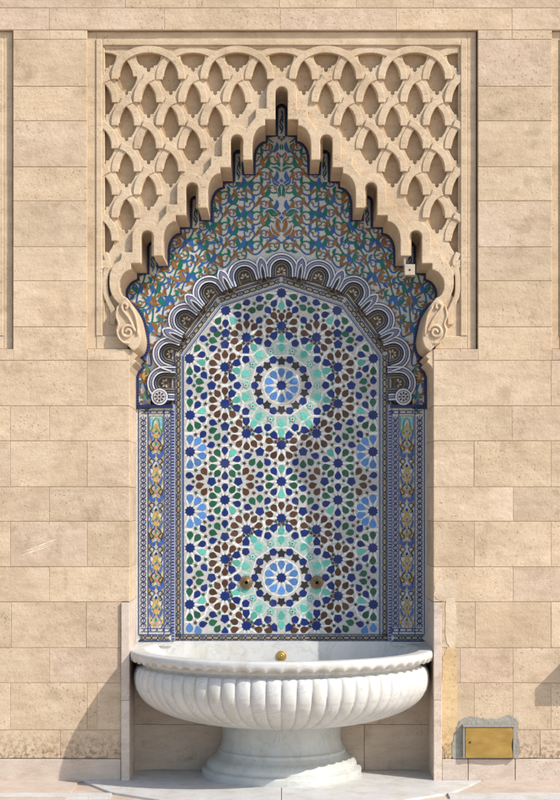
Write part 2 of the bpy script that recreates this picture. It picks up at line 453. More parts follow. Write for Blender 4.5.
# lime repairs on the right of the niche and scratches on the left
rp = MB()
def blob(cx, cy, rx, ry, n=26, j=0.18, pw=1.0):
    ph = [R.uniform(0, 6.28) for _ in range(3)]; out = []
    for i in range(n):
        a = 6.283*i/n; k = 1+j*(math.sin(2*a+ph[0])*0.5+math.sin(5*a+ph[1])*0.35+math.sin(9*a+ph[2])*0.3)
        c, s_ = math.cos(a), math.sin(a)
        c = math.copysign(abs(c)**pw, c); s_ = math.copysign(abs(s_)**pw, s_)
        out.append((cx+rx*k*c, cy+ry*k*s_))
    return out
for (cx, cy, rx, ry, c) in ((446, 590, 12.5, 10.5, (1.08, 1.12, 1.18)), (451, 622, 6, 24, (1.07, 1.10, 1.14)), (449.3, 702, 8.2, 55, (1.05, 0.97, 0.76))):
    rp.prism(blob(cx, cy, rx, ry, 30, 0.12, 0.7), -0.30-R.uniform(0, .06), 0.5, c)
rp.build('lime_repair', M_block, wall)
scm = MB()
for i in range(9):
    x0 = 16+R.uniform(-2, 34); y0 = 557-(x0-16)*0.36+R.uniform(-3, 3); L = R.uniform(14, 38)
    pts = [(x0+L*t, y0-L*t*0.40+R.uniform(-.5, .5)) for t in [k/5 for k in range(6)]]
    pts = [p for p in pts if p[0] < 85]
    if len(pts) < 3: continue
    a, b = ribbon(pts, lambda t: 0.9*math.sin(0.3+2.6*t)*R.uniform(0.5, 1.1))
    z = -0.42-i*0.01
    scm.grid([[W(x, y, z) for x, y in a], [W(x, y, z) for x, y in b]], (1.28, 1.34, 1.48))
scm.build('scratch', M_block, wall)

# ================================================================== CARVED PANEL
def hole(cx, yb, top=False):
    r = [(2.6, -31.5), (4.8, -27.5), (6.3, -23.2), (7.0, -19.4), (7.1, -18.4), (10.6, -18.9), (10.9, -17.2), (10.2, -14.2), (8.6, -10.3), (6.9, -7.2), (5.4, -5.2), (5.2, -4.0), (1.9, -3.8), (1.8, -0.9), (0.0, 0.2)]
    if top: r = [(4, -19.2), (9, -18.2), (12.6, -16.6), (11.8, -12), (10.2, -8.8), (8.6, -6.9), (5.4, -6.2), (5.2, -4.3), (1.9, -4.0), (1.8, -0.9), (0.0, 0.2)]
    pts = [(0, -35.2 if not top else -19.6)]+r
    left = [(-x, y) for x, y in reversed(r[:-1])]
    return [(cx+x, yb+y) for x, y in pts+left]
STRAP = [(-11.2, -15.5)]+[(12.2-23.4*math.cos(a), -18.5-23.8*math.sin(a)) for a in [math.radians(73)*i/12 for i in range(13)]]
def cells(cx0, rows=6):
    for n in range(-8, 9):
        x = cx0+22.3*n
        if n % 2 == 0:
            for k in range(rows): yield x, 70+46.4*k, k == 0, n, k
        else:
            for k in range(rows): yield x, 93.2+46.4*k, False, n, k
def lattice(cx0, arch):
    x0, x1, y0, y1 = cx0-193, cx0+193, 34, 345
    holes = []; straps = []
    body = [(x+(cx0-CX), y) for x, y in OPENING]
    outerb = AOL+[(121, 400)]; outerb = outerb+list(reversed(mir(outerb)))
    for x, yb, top, n, k in cells(cx0):
        if yb > 338: continue
        if arch and inside((x, yb-30), body) and inside((x, yb), body): continue
        hp = hole(x, yb, top)
        if arch and sum(inside(p, outerb) for p in hp) > 0.6*len(hp): continue
        holes.append(hp)
        if top: continue
        for sg in (1, -1):
            st = [(x+sg*a, yb+b) for a, b in STRAP]
            if k == 0 and n % 2:      # top course: wide flat arches that run under the frame
                if sg < 0: continue
                st = [(x+22.3-33.5*math.cos(math.pi*i/26), 74.9-27.2*math.sin(math.pi*i/26)) for i in range(27)]
                st = [(st[0][0], 77.8)]+st+[(st[-1][0], 77.8)]
                st = [p for p in st if x0+11 < p[0] < x1-11]
                if not (arch and any(inside(p, body) for p in st)): straps.append((st, n % 4 == 1))
                continue
            if yb < 330 and not (arch and any(inside(p, body) for p in st)):
                st = [p for p in st if x0+11 < p[0] < x1-11]
                if len(st) > 4: straps.append((st, sg == (1 if k % 2 else -1)))
    me = curve_plate([[(x0, y0), (x1, y0), (x1, y1), (x0, y1)]]+holes, 7.0, 15.6, 0.45)
    if arch:
        o = bpy.data.objects.new('lat', me); C.objects.link(o)
        cm = MB()
        # cutting body: a bit inside the stone moulding
        il = AIL+[(124, 300), (124, 372)]
        a, b = ribbon(il, 5.0)
        cut = [p for p in a]
        # choose the side lying outside the opening
        test = a if a[30][0] < il[30][0] else b
        pts = [(x-0.0, y) for x, y in il]
        full = pts+list(reversed(mir(pts)))
        grow = []
        ccx, ccy = CX, 330
        for x, y in full:
            l = math.hypot(x-ccx, y-ccy) or 1
            grow.append((x+(x-ccx)/l*2.6, y+(y-ccy)/l*2.6))
        cm.prism(grow, -20, 60, back=True)
        co = cm.build('cut', M_carved)
        md = o.modifiers.new('b', 'BOOLEAN'); md.operation = 'DIFFERENCE'; md.object = co; md.solver = 'EXACT'
        bpy.context.view_layer.update()
        me2 = bpy.data.meshes.new_from_object(o.evaluated_get(bpy.context.evaluated_depsgraph_get()))
        bpy.data.objects.remove(o); bpy.data.objects.remove(co); me = me2
    extra = []
    for st, over in straps:
        a, b = ribbon(st, 7.1 if over else 6.7)
        extra.append(curve_plate([a+list(reversed(b))], (4.4 if over else 5.8)+R.uniform(-.12, .12), 9, 0.55))
    return join_meshes([me]+extra)

def frame_mesh(cx0, arch):
    f = MB(); h = 195.3
    def b(x0, x1, y0, y1, d0, d1=24): f.box(cx0+x0, cx0+x1, y0, y1, d0, d1, ch=0.8)
    b(-h, -186, 30.2, 348.8, 5); b(186, h, 30.2, 348.8, 5); b(-186, 186, 30.2, 38.2, 5)
    b(-186.2, -179.5, 38, 335.5, 3.6); b(179.5, 186.2, 38, 335.5, 3.6); b(-179.5, 179.5, 38, 44.2, 3.6)
    b(-179.6, -177.6, 44, 335, 5.6, 20); b(177.6, 179.6, 44, 335, 5.6, 20); b(-177.6, 177.6, 44, 46.4, 5.6, 20)
    if arch: b(-186, -154, 335.5, 348.8, 4.4); b(154, 186, 335.5, 348.8, 4.4)
    else: b(-186, 186, 335.5, 348.8, 4.4)
    return f

panel = empty('carved_arch_panel', CX, 349, 5, 'carved beige stone panel of interlaced lattice above the stepped lobed arch of the tiled niche', 'carved panel')
lm = lattice(CX, True); mesh_obj('lattice', lm, M_carved, panel)
frame_mesh(CX, True).build('frame', M_carved, panel)
ground_pts = [(88, 31), (475, 31), (475, 348), (436, 348)]
mid = [((a[0])-3.0, a[1]-2.5) for a in AIL]
outl = [(88, 31), (88, 348), (127, 348), (124, 302)]+list(reversed([(x-3 if x < CX-3 else x, y-3) for x, y in AIL]))
outl = outl+[(2*CX-x, y) for x, y in reversed(outl)][0:]
me = curve_plate([outl], 14.8, 26, 0.2); mesh_obj('panel_ground', me, M_carved_shade, panel)
arch = AOL+[(119, 304), (127, 299.5)]+list(reversed(AIL))
full = AOL+[(121, 303.5)]+list(reversed(AIL))
full = list(reversed(mir(AOL)))[:-1]+AOL+[(121, 304)]+list(reversed(AIL))[:-1]+mir(AIL)+[(2*CX-121, 304)]
me = curve_plate([full], 1.6, 76, 0.7); mesh_obj('arch_moulding', me, M_carved, panel)
# outer hood line: thin second strand beside the lowest lobe
for sgn in (1, -1):
    pts = crom([(104, 252), (107.5, 262), (104.8, 275), (105, 292), (109, 303), (112.5, 312), (111.8, 324)], 4)
    a, b = ribbon(pts, 5.4); o = a+list(reversed(b))
    if sgn < 0: o = mir(o)
    me = curve_plate([o], 4.2, 19, 0.7); mesh_obj('side_strand', me, M_carved, panel)
    # volute bracket
    out = crom([(121, 302), (117.0, 308), (115.0, 315), (118.4, 322.5), (115.8, 329), (117.6, 337), (121.5, 342), (127.5, 345.5)], 4)+[(133, 351.5)]+list(reversed(SCROLL_IN))[1:]
    if sgn < 0: out = mir(out)
    me = curve_plate([out], -3.4, 76, 1.1)
    vol = mesh_obj('volute', me, M_carved, panel)
    ft = [(124, 349.5), (131, 349.5)]+FOOT_IN+[(124, 371)]
    if sgn < 0: ft = mir(ft)
    me = curve_plate([ft], 0.9, 76, 0.3); mesh_obj('bracket_foot', me, M_carved, panel)
    # spiral relief
    sp = []
    for i in range(34):
        t = i/33; a = math.radians(-200+560*t); r = 1.2+6.4*t
        sp.append((127.8+r*math.cos(a), 332.5+r*math.sin(a)))
    sp += [(131.0, 322), (127.2, 316), (123.6, 311.5), (121.9, 307), (124, 303.8), (127.0, 305.3), (127.2, 308.2), (125.3, 309.2)]
    tail = sp[-9:]
    sp = sp[:-9]+crom(tail, 5)
    leaf = crom([(118.2, 306.5), (116.6, 316), (119, 324), (117.4, 331), (119.6, 338.5), (124.5, 343), (130, 343.6)], 5)
    rid = crom([(130, 306), (135, 315), (137.6, 326), (138.2, 336)], 5)
    mv = MB()
    for path, rad in ((sp, 1.7), (leaf, 1.1), (rid, 1.5)):
        if sgn < 0: path = mir(path)
        rows = []
        n = len(path)
        for i, (x, y) in enumerate(path):
            p = path[max(0, i-1)]; q = path[min(n-1, i+1)]; dx, dy = q[0]-p[0], q[1]-p[1]; l = math.hypot(dx, dy) or 1
            nx, ny = -dy/l, dx/l; rr = rad*(0.55 if i in (0, n-1) else 1)
            rows.append([W(x+nx*rr*math.cos(math.pi*k/6), y+ny*rr*math.cos(math.pi*k/6), -3.3-rr*1.5*math.sin(math.pi*k/6)) for k in range(7)])
        mv.grid(rows)
    r2 = mv.build('relief_scroll', M_carved, None)
    shift(r2.data, panel.location); r2.parent = vol; vol_loc = (0, 0, 0)
# neighbouring panels, seen as slivers at both edges of the picture
frame_copy = None
for sx, lab in ((-465, 'carved lattice panel in stone frame cut off at the left edge of the photo'), (465, 'carved lattice panel in stone frame cut off at the right edge of the photo')):
    p = empty('carved_lattice_panel', CX+sx, 349, 5, lab, 'carved panel')
    if frame_copy is None:
        a = mesh_obj('lattice', lattice(CX+sx, False), M_carved, p)
        b = frame_mesh(CX+sx, False).build('frame', M_carved, p)
        gm = MB(); gm.box(CX+sx-194, CX+sx+194, 31, 348, 14.8, 30); c = gm.build('panel_ground', M_carved_shade, p)
        frame_copy = (a, b, c)
    else:
        for q in frame_copy:
            r = q.copy(); C.objects.link(r); r.parent = p

# ================================================================== TILED NICHE
niche = empty('tiled_niche', CX, 650, 80, 'recessed niche lined with blue, green, brown and white zellige tile mosaic', 'tiled niche')
DS, DP = 74.0, 84.0     # spandrel / side panels; star panel
# ---- star panel -------------------------------------------------
raw = []   # x, y, kind, colour
def add(crop, items):
    ox, oy = crop
    for x, y, k in items: raw.append((ox+x/9.333, oy+y/9.333, k))
# kinds: S star, G pentagonal star cobalt, B/N/E/M/L petal (cobalt, brown, green, mint, sky), O round pentagon, Q big cobalt kite, K black, t tiny
add((180, 440), [(290, 390, 'G'), (180, 425, 'N'), (215, 490, 'N'), (90, 445, 'B'), (335, 455, 'E'), (420, 435, 'B'), (498, 455, 'E')])
add((230, 440), [(85, 390, 'G'), (155, 485, 'N'), (205, 425, 'N'), (280, 450, 'B'), (370, 420, 'E'), (485, 385, 'S'), (410, 485, 'B'), (485, 485, 'M')])
add((180, 490), [(90, 65, 'L'), (215, 20, 'N'), (165, 90, 'L'), (300, 50, 'E'), (345, 5, 'E'), (495, 5, 'E'), (420, 90, 'S'), (535, 50, 'E'), (215, 155, 'L'), (300, 130, 'E'), (95, 195, 'S'),
    (535, 120, 'B'), (495, 180, 'M'), (345, 190, 'E'), (420, 210, 'B'), (215, 235, 'L'), (290, 262, 'B'), (90, 310, 'L'), (165, 290, 'L'), (345, 320, 'E'), (420, 300, 'B'), (540, 255, 'N'),
    (215, 360, 'B'), (300, 390, 'E'), (500, 325, 'N'), (90, 405, 'E'), (165, 430, 'E'), (410, 420, 'G'), (500, 395, 'N'), (535, 460, 'N'), (295, 465, 'B'), (210, 495, 'B'), (95, 530, 'S'),
    (420, 510, 'N'), (340, 540, 'N'), (500, 545, 'N')])
add((230, 490), [(155, 20, 'N'), (205, 95, 'E'), (280, 70, 'E'), (355, 90, 'B'), (410, 25, 'B'), (485, 40, 'M'), (155, 155, 'B'), (280, 180, 'G'), (410, 145, 'N'), (485, 130, 'N'),
    (155, 235, 'N'), (235, 260, 'N'), (360, 215, 'N'), (485, 255, 'S'), (270, 320, 'N'), (360, 290, 'N'), (155, 360, 'S'), (285, 400, 'Q'), (405, 360, 'Q'), (365, 425, 'O'), (225, 460, 'M'),
    (155, 480, 'Q'), (485, 370, 'M'), (275, 530, 'M'), (485, 460, 'M'), (385, 497, 't'), (155, 545, 'O')])
add((180, 545), [(215, 60, 'M'), (300, 85, 'N'), (345, 20, 'N'), (420, 10, 'N'), (495, 25, 'N'), (90, 140, 'E'), (170, 120, 'B'), (420, 120, 'S'), (535, 80, 'Q'), (540, 165, 'M'), (300, 165, 'N'),
    (215, 190, 'B'), (90, 230, 'B'), (180, 250, 'E'), (345, 225, 'N'), (420, 240, 'N'), (495, 225, 'Q'), (290, 295, 'G'), (540, 300, 'O'), (180, 330, 'E'), (90, 350, 'B'), (345, 365, 'N'),
    (425, 345, 'N'), (500, 355, 'Q'), (215, 395, 'B'), (90, 440, 'E'), (300, 420, 'N'), (170, 465, 'B'), (420, 465, 'S'), (545, 430, 'M'), (215, 530, 'M'), (300, 500, 'N'), (535, 510, 'Q'),
    (345, 550, 'N'), (90, 555, 'S')])
add((230, 545), [(275, 25, 'M'), (405, 55, 'O'), (365, 110, 'K'), (485, 75, 'K'), (160, 185, 'M'), (215, 100, 't'), (285, 155, 'O'), (410, 190, 'L'), (485, 170, 'L'), (280, 235, 'K'), (360, 255, 'L'),
    (485, 300, 'S'), (235, 290, 'O'), (275, 360, 'K'), (370, 335, 'L'), (280, 440, 'O'), (410, 400, 'L'), (485, 430, 'L'), (365, 470, 'K'), (155, 540, 'O'), (410, 535, 'O'), (485, 510, 'K'), (285, 555, 'M'),
    (150, 410, 'M'), (140, 245, 't'), (150, 490, 't')])
add((180, 585), [(90, 70, 'E'), (195, 20, 'B'), (350, 200, 'N'), (215, 230, 'B'), (420, 225, 'N'), (500, 200, 'N'), (300, 265, 'B'), (90, 320, 'E'), (175, 290, 'E'), (410, 310, 'G'), (540, 255, 'N'),
    (305, 345, 'E'), (500, 335, 'N'), (215, 365, 'B'), (90, 400, 'L'), (350, 400, 'E'), (170, 425, 'L'), (500, 410, 'N'), (425, 415, 'B'), (300, 125, 'N')])
add((230, 585), [(220, 110, 't'), (285, 195, 'M'), (155, 235, 'Q'), (35, 205, 'N'), (85, 265, 'N'), (235, 275, 'M'), (365, 310, 'O'), (385, 235, 't'), (485, 260, 'M'), (285, 325, 'Q'), (30, 340, 'N'),
    (155, 370, 'S'), (405, 370, 'Q'), (485, 350, 'M'), (30, 410, 'N'), (285, 410, 'N'), (360, 425, 'N')])
low = [r for r in raw if r[1] < 634]
up = [(x, 963-y, k) for x, y, k in low if 963-y > 334]
raw = []
add((180, 320), [(290, 80, 'B'), (345, 20, 'E'), (420, 30, 'B'), (495, 20, 'M'), (410, 120, 'G'), (340, 145, 'E')])
add((230, 320), [(30, 10, 'M'), (155, 45, 'N'), (70, 80, 'N'), (225, 80, 'N'), (270, 10, 'B'), (355, 35, 'N'), (485, 75, 'S'), (355, 110, 'N'), (405, -35, 'N'), (485, -30, 'N')])
add((230, 270), [(485, 215, 'S'), (365, 245, 'E'), (275, 270, 'B'), (155, 305, 'B'), (65, 335, 'E'), (410, 310, 'B'), (485, 320, 'M'), (205, 375, 'E'), (280, 350, 'E'), (355, 375, 'B'), (70, 415, 'B'),
    (155, 440, 'B'), (275, 465, 'G'), (35, 475, 'M'), (355, 500, 'N'), (150, 510, 'N'), (225, 540, 'N'), (75, 540, 'N')])
add((185, 280), [(380, 285, 'S'), (485, 245, 'E'), (490, 320, 'B'), (295, 380, 'E'), (370, 405, 'B'), (450, 390, 'M'), (245, 455, 'B'), (500, 455, 'N'), (305, 525, 'E'), (370, 500, 'B'), (455, 530, 'N'), (175, 545, 'B')])
cand = up+raw+low
els = []
for x, y, k in cand:
    if k != 't' and abs(x-CX) < 2.4: x = CX
    if k in 'SG' : md_ = 4.2
    else: md_ = 3.8
    bad = False
    for e in els:
        if math.hypot(e[0]-x, e[1]-y) < md_:
            bad = True
            e[0] = (e[0]+x)/2 if e[0] != CX else CX; e[1] = (e[1]+y)/2
    if not bad and x <= CX+0.1: els.append([x, y, k])
els += [[2*CX-x, y, k] for x, y, k in els if abs(x-CX) > 2.2]

# snap the listed tiles to the ten-fold lattice they were cut for
E1, E2, RG = 36.7, 22.7, 59.4
big = [(CX, 385.4), (CX, 577.6)]
dirs = [(math.sin(math.radians(36*k)), -math.cos(math.radians(36*k))) for k in range(10)]
vs0 = [(b[0]+RG*d[0], b[1]+RG*d[1]) for b in big for d in dirs]+[(b[0]-RG*d[0], b[1]-RG*d[1]) for b in big for d in dirs]
vs1 = vs0+[(v[0]+E1*d[0], v[1]+E1*d[1]) for v in vs0 for d in dirs]
vs2 = vs1+[(v[0]+E1*d[0], v[1]+E1*d[1]) for v in vs1[len(vs0):] for d in dirs]
def nearest(p, L): return min(L, key=lambda q: math.hypot(q[0]-p[0], q[1]-p[1]))
allv = vs2+big
for e in els:
    if e[2] == 'S':
        for L in (vs0+big, vs1, vs2):
            q = nearest(e, L)
            if math.hypot(q[0]-e[0], q[1]-e[1]) < 2.6: e[0], e[1] = q; break
Ss = [e for e in els if e[2] == 'S']
for e in els:
    if e[2] == 'G':
        L = [(c[0]+E2*d[0], c[1]+E2*d[1]) for c in Ss for d in dirs]
        q = nearest(e, L)
        if math.hypot(q[0]-e[0], q[1]-e[1]) < 2.6: e[0], e[1] = q
for e in els:
    if e[2] in 'BNEML':
        L = [(c[0]+12.7*d[0], c[1]+12.7*d[1]) for c in Ss for d in dirs]
        q = nearest(e, L); lim = 3.0
        if math.hypot(q[0]-e[0], q[1]-e[1]) >= lim:
            L = [(c[0]+12.7*d[0], c[1]+12.7*d[1]) for c in els if c[2] == 'G' for d in dirs]
            q = nearest(e, L); lim = 2.6
        if math.hypot(q[0]-e[0], q[1]-e[1]) < lim: e[0], e[1] = q
# the two great rosettes are regular: lay out their rings exactly
els = [e for e in els if not (e[2] in 'OQKtM' and min(math.hypot(e[0]-b[0], e[1]-b[1]) for b in big) < 54) and not (e[2] == 'L' and min(math.hypot(e[0]-b[0], e[1]-b[1]) for b in big) < 18)]
aim = {}
for b in big:
    def pol(r, deg): return (b[0]+r*math.sin(math.radians(deg)), b[1]-r*math.cos(math.radians(deg)))
    for q in range(10):
        A = 36*q
        els.append([*pol(13.0, A), 'L']); aim[len(els)-1] = b
        els.append([*pol(24.3, A), 'K']); els.append([*pol(26.8, A+18), 'O']); els.append([*pol(44.2, A+18), 'O'])
        els.append([*pol(35.6, A+18), 't'])
        els.append([*pol(38.0, A), 'M']); aim[len(els)-1] = pol(20, A)
        els.append([*pol(47.4, A), 'M']); aim[len(els)-1] = pol(RG, A)
        st_ = pol(RG, A)
        for dq in (-18, 18):
            o_ = pol(44.2, A+dq); l = math.hypot(o_[0]-st_[0], o_[1]-st_[1])
            els.append([st_[0]+(o_[0]-st_[0])/l*12, st_[1]+(o_[1]-st_[1])/l*12, 'Q']); aim[len(els)-1] = st_
for i_, e in enumerate(els):
    if i_ in aim: e.append(aim[i_])
for e in list(els):     # petals of the ring stars that would fall on the kites
    if len(e) == 3 and e[2] in 'BNE' and any(len(o) == 4 and math.hypot(o[0]-e[0], o[1]-e[1]) < 4.5 for o in els): els.remove(e)
centres = [e for e in els if e[2] in 'SG']
COLK = {'B': COB, 'N': BRN, 'E': GRN, 'M': MINT, 'L': SKY}
field = [(184.6, 633.2), (184.6, 357.0), (222, 307.4), (CX, 287.2), (341, 307.4), (378.4, 357.0), (378.4, 633.2)]
star = Tiles(DP)
base = [(120, 655), (120, 300), (200, 262), (363, 262), (443, 300), (443, 655)]
star.prism(star.t(base), DP, DP+8, (0.44, 0.435, 0.41))
star.clip = field
def regstar(x, y, r, n, q, rot=0.0):
    return [(x+(r if i % 2 == 0 else r*q)*math.sin(rot+math.pi*i/n), y-(r if i % 2 == 0 else r*q)*math.cos(rot+math.pi*i/n)) for i in range(2*n)]
def petal(x, y, ax, ay, L, wd):
    """pointed towards (ax, ay)"""
    dx, dy = ax-x, ay-y; l = math.hypot(dx, dy) or 1; dx /= l; dy /= l; nx, ny = -dy, dx
    prof = [(0.60, 0), (0.36, 0.24), (0.10, 0.46), (-0.02, 0.50), (-0.16, 0.47), (-0.38, 0.32), (-0.46, 0.12)]
    p = [(a*L, b*wd) for a, b in prof]+[(a*L, -b*wd) for a, b in reversed(prof[1:])]
    return [(x+dx*a+nx*b, y+dy*a+ny*b) for a, b in p]
big = [(CX, 385.4), (CX, 577.6)]
STRW = (0.64, 0.64, 0.61)
for c in centres:      # white strapwork: spokes and the decagon round every star
    r1 = 14.9
    for q in range(10):
        a = math.radians(18+36*q); b = math.radians(54+36*q)
        if c[2] == 'G' and any(e is not c and math.hypot(e[0]-c[0]-13*math.sin(a), e[1]-c[1]+13*math.cos(a)) < 4.2 for e in els): continue
        star.poly([(c[0]+math.sin(a)*r+math.cos(a)*w_, c[1]-math.cos(a)*r+math.sin(a)*w_) for r, w_ in ((4.9, -0.75), (r1, -0.85), (r1, 0.85), (4.9, 0.75))], STRW, 0.06, vary=0.06, tilt=0)
        if c[2] == 'S':
            pa = (c[0]+18.6*math.sin(a), c[1]-18.6*math.cos(a)); pb = (c[0]+18.6*math.sin(b), c[1]-18.6*math.cos(b))
            nx, ny = math.sin((a+b)/2)*0.75, -math.cos((a+b)/2)*0.75
            star.poly([(pa[0]+nx, pa[1]+ny), (pb[0]+nx, pb[1]+ny), (pb[0]-nx, pb[1]-ny), (pa[0]-nx, pa[1]-ny)], STRW, 0.06, vary=0.06, tilt=0)
for b in big:          # fine strapwork of the two great rosettes
    for q in range(10):
        for r_, r3 in ((31.2, 31.2),):
            a0, a1 = math.radians(36*q-18), math.radians(36*q+18)
            star.poly([(b[0]+r*math.sin(t), b[1]-r*math.cos(t)) for r, t in ((r_-0.55, a0), (r_+0.55, a0), (r_+0.55, a1), (r_-0.55, a1))], STRW, 0.185, vary=0.05, tilt=0)
    for q in range(10):
        for dq in (-5.5, 5.5):
            a = math.radians(36*q+dq*0); 
            p0 = (b[0]+30*math.sin(a+math.radians(dq*2.2)), b[1]-30*math.cos(a+math.radians(dq*2.2))); p1 = (b[0]+50*math.sin(a+math.radians(dq*1.4)), b[1]-50*math.cos(a+math.radians(dq*1.4)))
            l = math.hypot(p1[0]-p0[0], p1[1]-p0[1]); nx, ny = -(p1[1]-p0[1])/l*0.7, (p1[0]-p0[0])/l*0.7
            star.poly([(p0[0]+nx, p0[1]+ny), (p1[0]+nx, p1[1]+ny), (p1[0]-nx, p1[1]-ny), (p0[0]-nx, p0[1]-ny)], (0.42, 0.56, 0.50), 0.06, tilt=0)
for e in els:
    x, y, k = e[:3]; am = e[3] if len(e) > 3 else None
    j = 0.10
    x += R.uniform(-j, j); y += R.uniform(-j, j)
    if k == 'S': star.poly(regstar(x, y, 5.3, 10, 0.78, R.uniform(-.05, .05)), COB, 0.30, tilt=0.02)
    elif k == 'G': star.poly(regstar(x, y, 4.8, 5, 0.80, 0 if y < 481 else math.pi), COB, 0.30, tilt=0.02)
    elif k == 'O': star.poly(regstar(x, y, 4.1, 5, 0.88, R.uniform(0, 1)), COB, 0.30, tilt=0.02)
    elif k == 'K':
        b = min(big, key=lambda q: math.hypot(q[0]-x, q[1]-y)); a = math.atan2(x-b[0], -(y-b[1]))
        star.poly(regstar(x, y, 5.1, 5, 0.62, a), BLK, 0.30, tilt=0.02)
    elif k == 't':
        star.poly(regstar(x, y, 4.6, 5, 0.55, R.uniform(0, 1)), MINT, 0.3); star.poly(regstar(x, y, 2.4, 5, 0.7, 0.3), WHITE, 0.7, tilt=0); star.poly(regstar(x, y, 1.0, 5, 0.6), NAVY, 1.0, tilt=0)
    elif k == 'Q':
        c = am or min([e for e in centres if e[2] == 'S'], key=lambda e: math.hypot(e[0]-x, e[1]-y))
        dx, dy = x-c[0], y-c[1]; l = math.hypot(dx, dy); dx /= l; dy /= l; nx, ny = -dy, dx
        x, y = c[0]+dx*12.0, c[1]+dy*12.0
        pr = [(-5.4, 0), (-0.6, 3.7), (3.9, 3.1), (3.9, -3.1), (-0.6, -3.7)]
        star.poly([(x+dx*a+nx*b, y+dy*a+ny*b) for a, b in pr], COB, 0.30, tilt=0.02)
    else:
        c = am or min(centres, key=lambda e: math.hypot(e[0]-x, e[1]-y))
        pl = 8.9 if k == 'L' else 8.2
        star.poly(petal(x, y, c[0], c[1], pl, pl*0.82), COLK[k], 0.30, vary=0.25, tilt=0.02)
# small stars in the gaps: circumcentres of neighbouring tile triples
pts = [(e[0], e[1]) for e in els]
gaps = []
for i, p in enumerate(pts):
    near = [q for q in pts if 0 < math.hypot(q[0]-p[0], q[1]-p[1]) < 12.5]
    for a in range(len(near)):
        for b in range(a+1, len(near)):
            ax, ay = p; bx, by = near[a]; cx, cy = near[b]
            dd = 2*(ax*(by-cy)+bx*(cy-ay)+cx*(ay-by))
            if abs(dd) < 12: continue
            ux = ((ax*ax+ay*ay)*(by-cy)+(bx*bx+by*by)*(cy-ay)+(cx*cx+cy*cy)*(ay-by))/dd
            uy = ((ax*ax+ay*ay)*(cx-bx)+(bx*bx+by*by)*(ax-cx)+(cx*cx+cy*cy)*(bx-ax))/dd
            r = math.hypot(ux-ax, uy-ay)
            if not 5.5 < r < 8.5: continue
            if any(math.hypot(q[0]-ux, q[1]-uy) < r-0.6 for q in pts): continue
            if any(math.hypot(q[0]-ux, q[1]-uy) < 4.0 for q in gaps): continue
            gaps.append((ux, uy))
for b in big:
    for q in range(10):
        A = 36*q
        star.poly([(b[0]+r*math.sin(math.radians(a_)), b[1]-r*math.cos(math.radians(a_))) for r, a_ in ((32.2, A-9), (42, A-6.5), (52, A), (42, A+6.5), (32.2, A+9))], (0.28, 0.43, 0.375), 0.015, vary=0.1, tilt=0)
for x, y in gaps:
    if min(math.hypot(x-b[0], y-b[1]) for b in big) < 46: continue
    star.poly(regstar(x, y, 2.3, 5, 0.5, R.uniform(0, 6)), R.choice([BRN, GRN, BLK, BRN]), 0.5, tilt=0)
star.clip = None
star.build('star_mosaic', M_tile, niche)

# ---- chain border -----------------------------------------------
bd = Tiles(DP)
def chain(bdr, P, Q, step=6.6, w=2.3, col=BLK):
    L = math.hypot(Q[0]-P[0], Q[1]-P[1]); n = max(1, round(L/step)); st = L/n
    ux, uy = (Q[0]-P[0])/L, (Q[1]-P[1])/L; vx, vy = -uy, ux
    def at(s, t): return (P[0]+ux*s+vx*t, P[1]+uy*s+vy*t)
    for sg in (1, -1):
        line = []
        for i in range(n):
            s0 = i*st; a = sg if i % 2 == 0 else -sg
            line += [at(s0+st*0.12, a*w*0.75), at(s0+st*0.78, a*w*0.75)]
        bdr.stroke(line, 1.15, col, 0.7 if sg > 0 else 0.95)
    for i in range(n): bdr.poly([at(i*st+st*0.25, -0.5), at(i*st+st*0.65, -0.5), at(i*st+st*0.65, 0.5), at(i*st+st*0.25, 0.5)], OCH if i % 3 else BRN, 0.5, tilt=0)
path = [(178.4, 637.6), (178.4, 354.0), (218.6, 301.0), (CX, 280.2)]
for P, Q in zip(path[:-1], path[1:]):
    chain(bd, P, Q); chain(bd, mir([Q])[0], mir([P])[0])
chain(bd, (141, 637.8), (422, 637.8))
off_in = [(183.4, 634.6), (183.4, 356.2), (221.4, 306.2), (CX, 286.2)]
bd.stroke(off_in, 0.9, COB, 0.5, mirror=True); 
off_in2 = [(182.0, 634.6), (182.0, 355.6), (220.6, 304.8), (CX, 284.9)]
bd.stroke(off_in2, 0.5, SKY, 0.5, mirror=True)
bd.stroke([(175.0, 632), (175.0, 352.6), (216.6, 297.2), (CX, 276.4)], 0.9, COB, 0.5, mirror=True)
bd.stroke([(139, 634.4), (424, 634.4)], 0.8, COB, 0.55); bd.stroke([(139, 641.0), (424, 641.0)], 1.2, COB, 0.55)
bd.build('chain_border', M_tile, niche)

